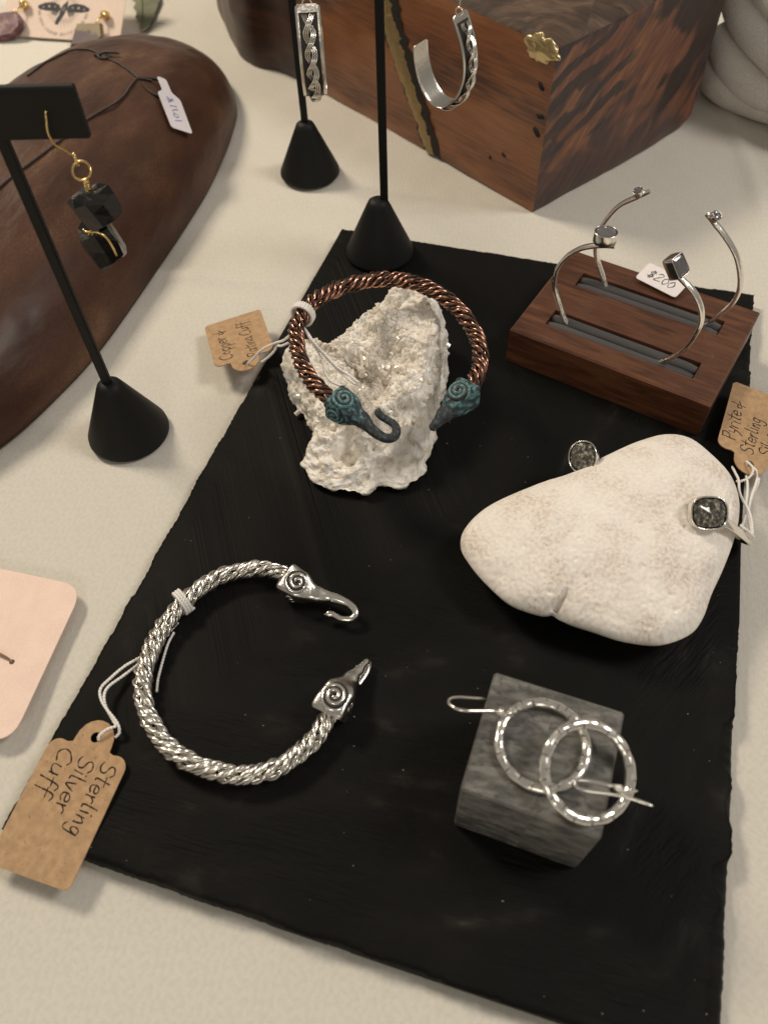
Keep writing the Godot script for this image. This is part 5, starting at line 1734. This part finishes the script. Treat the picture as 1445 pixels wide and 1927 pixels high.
func cards() -> void:
	# plain pink earring card at the left edge, lifted off the cloth
	var o := thing("pink_card", Vector3(-0.145, 0.001, 0.1), "plain pale pink earring card with rounded corners lying at the left", "earring card")
	var poly := rounded(m2([-205, 76.0, -119.0, 71.2, -112.2, 127.6, -201, 132.0]), 0.0085, 8)
	var im := paper(256, 256, Color(0.93, 0.825, 0.765), 0.05, 181)
	var pink := mat(Color.WHITE, 0.85)
	pink.albedo_texture = ImageTexture.create_from_image(im)
	var t := Transform3D(Basis(), Vector3(0, 0.0042, 0))
	part(o, "card", plate(poly, t, 0.0005, Vector2(18, 18)), pink, true)
	part(o, "ear_post", wire(smooth(mm([-146, 4.4, 100.0, -138, 5.4, 101.2, -132.3, 5.4, 102.2, -128.6, 4.7, 102.9, -127.0, 3.9, 103.4]), 40), 0.0004), mat(lin(0.35, 0.25, 0.16), 0.35, 0.8))
	var hole := M.new()
	for k in 14:
		var a := TAU * k / 14.0
		hole.add(Vector3(-0.1271 + 0.0009 * cos(a), 0.00425, 0.1034 + 0.0009 * sin(a)))
	hole.fan(0, 14, Vector3(-0.1271, 0.00424, 0.1034), true)
	part(o, "post_hole", hole, mat(lin(0.12, 0.07, 0.05), 0.9), false, false)
	# printed card in the far left with a pair of stone earrings
	var e := thing("emblem_card", Vector3(-0.372, 0, -0.345), "pale pink printed card with a winged moth emblem and two earrings", "earring card")
	var f := frame_of(Vector3(-0.4043, 0.0016, -0.3102), Vector3(0.9959, 0, -0.0906), Vector3(0.052, 0.8192, 0.5712))
	var w := 640
	var card := paper(w, 512, Color(0.87, 0.79, 0.73), 0.04, 183)
	emblem(card, Vector2(318, 360), 141.0)
	var pm := mat(Color.WHITE, 0.8)
	pm.albedo_texture = ImageTexture.create_from_image(card)
	pm.uv1_offset = Vector3(0, 1.0, 0)
	part(e, "card", plate(rounded(PackedVector2Array([Vector2(0, 0), Vector2(0.0885, 0), Vector2(0.0885, -0.060), Vector2(0, -0.060)]), 0.005), f, 0.0005, Vector2(1.0 / 0.0885, 1.0 / 0.0708)), pm, true)
	var amethyst := mat(Color.WHITE, 0.55)
	amethyst.albedo_texture = ramp(field(Vector2i(128, 128), FastNoiseLite.TYPE_SIMPLEX, 0.02, 5, 184), [0.0, lin(0.06, 0.018, 0.03), 0.45, lin(0.14, 0.055, 0.07), 0.7, lin(0.26, 0.15, 0.14), 1.0, lin(0.4, 0.28, 0.24)])
	tri(amethyst, Vector3(45, 45, 45))
	var two := mat(Color.WHITE, 0.55)
	var bi := Image.create(64, 64, false, Image.FORMAT_RGB8)
	var bn := noise(FastNoiseLite.TYPE_SIMPLEX, 0.08, 3, 186)
	for y in 64:
		for x in 64:
			var k := smoothstep(-0.04, 0.06, (y / 64.0 - 0.36) - 0.5 * maxf(x / 64.0 - 0.55, 0.0) + 0.12 * bn.get_noise_2d(x, y))
			var tone := 1.0 + 0.3 * bn.get_noise_2d(x * 4.0, y * 4.0)
			bi.set_pixel(x, y, lin(0.21 * tone, 0.155 * tone, 0.065 * tone).lerp(lin(0.055 * tone, 0.028 * tone, 0.036 * tone), k))
	two.albedo_texture = ImageTexture.create_from_image(bi)
	var g := "stone earrings on the emblem card"
	var s1 := thing("stone_earring", Vector3(-0.395, 0.002, -0.312), "gold stud earring with a rough mottled purple stone on emblem card", "earring", g)
	part(s1, "stone", slab(m2([-8, -9, 1, -11.6, 13.1, -13.8, 17.5, -9.5, 18.5, -3, 12.5, 3.0, 2.4, 6.4, -7, 4]), 0.0022, 0.0066, 31).placed(f), amethyst, true)
	part(s1, "gold_stud", nugget(f * Vector3(0.016, 0.0028, -0.0203), Vector3(0.0032, 0.0026, 0.0030), 33), mats.gold)
	part(s1, "link", wire(smooth(PackedVector3Array([f * Vector3(0.0150, 0.0035, -0.0185), f * Vector3(0.0135, 0.0055, -0.0150), f * Vector3(0.0115, 0.0058, -0.0122)]), 16), 0.0005), mats.gold)
	var s2 := thing("stone_earring", Vector3(-0.335, 0.002, -0.312), "gold stud earring with a half brown half purple stone on emblem card", "earring", g)
	part(s2, "stone", slab(m2([59.4, -7.5, 77.1, -9.4, 80, 1.2, 77, 4, 57.2, 8.6]), 0.0034, 0.0072, 35).placed(f), two, true)
	part(s2, "gold_stud", nugget(f * Vector3(0.0767, 0.0028, -0.0167), Vector3(0.0032, 0.0026, 0.0030), 37), mats.gold)
	part(s2, "link", wire(smooth(PackedVector3Array([f * Vector3(0.0760, 0.0035, -0.0150), f * Vector3(0.0745, 0.0060, -0.0120), f * Vector3(0.0735, 0.0062, -0.0085)]), 16), 0.0005), mats.gold)

func slab(poly: PackedVector2Array, y0: float, y1: float, s: int) -> M:
	var rng := RandomNumberGenerator.new()
	rng.seed = s
	var n := poly.size()
	var c := Vector2.ZERO
	var lo := poly[0]
	var hi := poly[0]
	for p in poly:
		c += p / n
		lo = lo.min(p)
		hi = hi.max(p)
	var m := M.new()
	for row in [[y0, 0.0], [lerpf(y0, y1, 0.7), 0.02], [y1, 0.10]]:
		for p in poly:
			var q := p.lerp(c, row[1])
			m.add(Vector3(q.x, row[0] + rng.randf_range(-0.0003, 0.0003), q.y), (p - lo) / (hi - lo))
	m.stitch(0, 3, n, true)
	m.fan(2 * n, n, Vector3(c.x, y1, c.y))
	m.uv[m.uv.size() - 1] = (c - lo) / (hi - lo)
	m.fan(0, n, Vector3(c.x, y0, c.y), true)
	return m

func nugget(at: Vector3, size: Vector3, s: int) -> M:
	var n := noise(FastNoiseLite.TYPE_SIMPLEX, 1.3, 3, s)
	var m := M.new()
	for r in 13:
		var th := PI * r / 12.0
		for k in 20:
			var ph := TAU * k / 20.0
			var d := Vector3(sin(th) * cos(ph), cos(th), sin(th) * sin(ph))
			m.add(at + d * size * (1.0 + 0.35 * n.get_noise_3dv(d)))
	m.stitch(0, 13, 20, true)
	return m

func emblem(im: Image, c: Vector2, s: float) -> void:
	var ink := Color(0.16, 0.16, 0.18, 0.9)
	var pale := Color(0.45, 0.40, 0.40, 0.6)
	# rays round the body
	for k in 60:
		var a := TAU * k / 60.0
		var r0 := 0.34 + 0.05 * sin(k * 3.0)
		stroke(im, PackedVector2Array([c + Vector2.from_angle(a) * s * r0, c + Vector2.from_angle(a) * s * (r0 + 0.26)]), 1.0, Color(0.42, 0.37, 0.36, 0.45))
	# wings
	for side in [-1.0, 1.0]:
		var wing := PackedVector2Array()
		for q in [[0.10, 0.02], [0.18, -0.14], [0.42, -0.22], [0.75, -0.18], [1.0, -0.06], [0.96, 0.05], [0.7, 0.10], [0.42, 0.10], [0.2, 0.14]]:
			wing.append(c + Vector2(q[0] * side, q[1]) * s)
		blob(im, wing, ink)
		var low := PackedVector2Array()
		for q in [[0.14, 0.12], [0.46, 0.11], [0.42, 0.22], [0.24, 0.26]]:
			low.append(c + Vector2(q[0] * side, q[1]) * s)
		blob(im, low, Color(0.3, 0.28, 0.3, 0.7))
		for q in [[0.56, -0.06, 5.5], [0.78, -0.02, 3.5], [0.34, -0.06, 3.5]]:
			dab(im, c + Vector2(q[0] * side, q[1]) * s, q[2], Color(0.8, 0.74, 0.7, 0.9))
	var body := PackedVector2Array()
	for q in [[0.12, -0.30], [0.15, -0.18], [0.13, 0.0], [0.06, 0.2], [-0.05, 0.42], [-0.14, 0.58], [-0.26, 0.57], [-0.24, 0.44], [-0.14, 0.22], [-0.12, 0.0], [-0.06, -0.12]]:
		body.append(c + Vector2(q[0], q[1]) * s)
	blob(im, body, ink)
	dab(im, c + Vector2(-0.01, 0.0) * s, 13.0, Color(0.42, 0.39, 0.4, 0.9))
	# small lettering set in a ring
	var text := "PuniCenneT CenT Por Pen  " 
	var marks := "IVANILLPIVLINTLALLCLI"
	for k in 30:
		if k in [7, 15, 22]:
			continue
		var a := PI * (0.04 + 0.92 * k / 29.0)
		var d := Vector2(cos(a), sin(a))
		var t := Vector2(-d.y, d.x)
		var p := c + d * s * 0.92
		stroke(im, PackedVector2Array([p - d * 8.0 + t * 4.0, p + d * 8.0 + t * 4.0]), 1.3, pale)
		if k % 3 != 0:
			stroke(im, PackedVector2Array([p - d * 8.0 - t * 4.0, p + d * 8.0 - t * 4.0]), 1.3, pale)
		if k % 2 == 0:
			stroke(im, PackedVector2Array([p + t * 4.0, p - t * 4.0]), 1.1, pale)

func necklace() -> void:
	var o := thing("cord_necklace", Vector3(-0.23, 0.05, -0.16), "thin dark cord necklace draped over the brown carved piece", "necklace")
	var cord := bumped(tri(mat(lin(0.045, 0.032, 0.027), 0.5), Vector3(400, 400, 400)), grey(Vector2i(64, 64), FastNoiseLite.TYPE_CELLULAR, 0.1, 1, 191), 0.02)
	var lay := func(a: Array, lift: float) -> PackedVector3Array:
		var p := mm(a)
		for k in p.size():
			p[k] += Vector3(0.2, 0.95, 0.1) * lift
		p = smooth(p, 46)
		for k in p.size():
			p[k].y = maxf(p[k].y, drop(carved, p[k]) + lift)
		for pass_ in 6:
			for k in range(1, p.size() - 1):
				p[k].y = maxf(p[k].y, (p[k - 1].y + p[k + 1].y) * 0.5)
		return smooth(p, 100)
	part(o, "cord", tube(lay.call([-277, 47.4, -175.8, -276, 46.4, -194, -272.4, 44.4, -209.5, -261.8, 45.3, -212.1, -250.2, 46.2, -206.5, -240.0, 45.6, -202.5, -231, 45.2, -198.0, -222.2, 44.3, -192.9], 0.0004), 0.00062, 8), cord)
	part(o, "cord", tube(lay.call([-217.0, 42.6, -196.4, -222.2, 44.2, -192.9, -222.3, 44.9, -188.2, -221.4, 45.1, -182.2, -219.8, 45.3, -175.6, -218.9, 45.5, -169.2, -219.3, 45.8, -161.9, -220.8, 46.4, -153.0, -223.1, 47.8, -132.2, -224.9, 48.5, -114.0, -227.3, 49.0, -92.3, -229, 49.2, -72, -231, 48.8, -30], 0.0004), 0.00062, 8), cord)
	part(o, "cord_loop", tube(lay.call([-222.2, 44.0, -192.9, -217.3, 41.8, -199.8, -212.4, 39.6, -201.2, -208.2, 37.9, -198.0, -206.8, 37.2, -193.3, -207.5, 38.0, -189.5, -210.6, 39.3, -186.8, -214.6, 42.2, -187.2, -219.5, 44.0, -190.5], 0.0005), 0.00055, 8), cord)
	part(o, "knot", tube(lay.call([-253.6, 45.9, -204.3, -253.3, 45.9, -210.4, -249.4, 45.6, -210.6, -246.0, 46.0, -205.8, -248.2, 46.6, -202.5, -252.1, 46.5, -205.0, -250.6, 47.6, -208.5, -247.0, 47.6, -209.5, -243.5, 46.6, -212.0], 0.0008), 0.0007, 8), cord)
	# white tag on the loop
	var q := thing("price_label", Vector3(-0.2, 0.035, -0.182), "white dumbbell shaped price label with faint blue writing on brown wood", "price tag")
	var org := Vector3(-0.2125, 0.0440, -0.1988)
	var tip := Vector3(-0.1908, 0.0322, -0.1742)
	var f := frame_of(org, tip - org, Vector3(0.632, 0.75, -0.19))
	var im := paper(384, 192, Color(0.93, 0.91, 0.93), 0.02, 193)
	var blue := Color(0.38, 0.37, 0.66, 0.75)
	for l in [[150, 70, 165, 95, 150, 118, 178, 100, 172, 128], [160, 66, 188, 122], [205, 60, 215, 122], [228, 62, 236, 92, 250, 118], [262, 116, 275, 78, 292, 96, 284, 122, 270, 108], [306, 62, 322, 124]]:
		stroke(im, m2(l, 1.0), 3.0, blue)
	var white := mat(Color.WHITE, 0.5)
	white.albedo_texture = ImageTexture.create_from_image(im)
	white.uv1_offset = Vector3(0, 0.5, 0)
	var len_ := org.distance_to(tip)
	var poly := PackedVector2Array([Vector2(0, -0.0028), Vector2(0.0095, -0.0028), Vector2(0.0125, -0.0068), Vector2(len_, -0.0064), Vector2(len_, 0.0064), Vector2(0.0125, 0.0068), Vector2(0.0095, 0.0028), Vector2(0, 0.0028)])
	part(q, "label", plate(rounded(poly, 0.0018), f, 0.0002, Vector2(1.0 / len_, 1.0 / 0.0136), Vector2.INF, 0.0, -1.2), white, true)

func leaf() -> void:
	var outline := m2([-352, -402, -344, -392, -341, -384, -335, -379, -333, -371, -327, -365, -324, -357, -317, -351, -314, -344, -308, -338, -307, -345, -309, -354, -311, -361, -314, -369, -317, -378, -320, -388, -328, -402], 0.001)
	var m := plate(outline, Transform3D(Basis(), Vector3(0, 0.0022, 0)), 0.0003, Vector2(20, 20), Vector2.INF, 0.0, 0.0)
	var c := mat(Color.WHITE, 0.7)
	c.albedo_texture = ramp(field(Vector2i(64, 64), FastNoiseLite.TYPE_SIMPLEX, 0.04, 3, 195), [0.0, lin(0.12, 0.125, 0.08), 1.0, lin(0.22, 0.225, 0.145)])
	var o := thing("green_leaf", Vector3(-0.325, 0.001, -0.37), "dull green serrated leaf lying on the cloth behind the carved piece", "leaf")
	part(o, "blade", m, c, true)
	part(o, "midrib", wire(mm([-340, 2.6, -398, -328, 2.7, -375, -316, 2.6, -352, -309, 2.3, -341]), 0.0005, 6), mat(lin(0.16, 0.17, 0.09), 0.7))
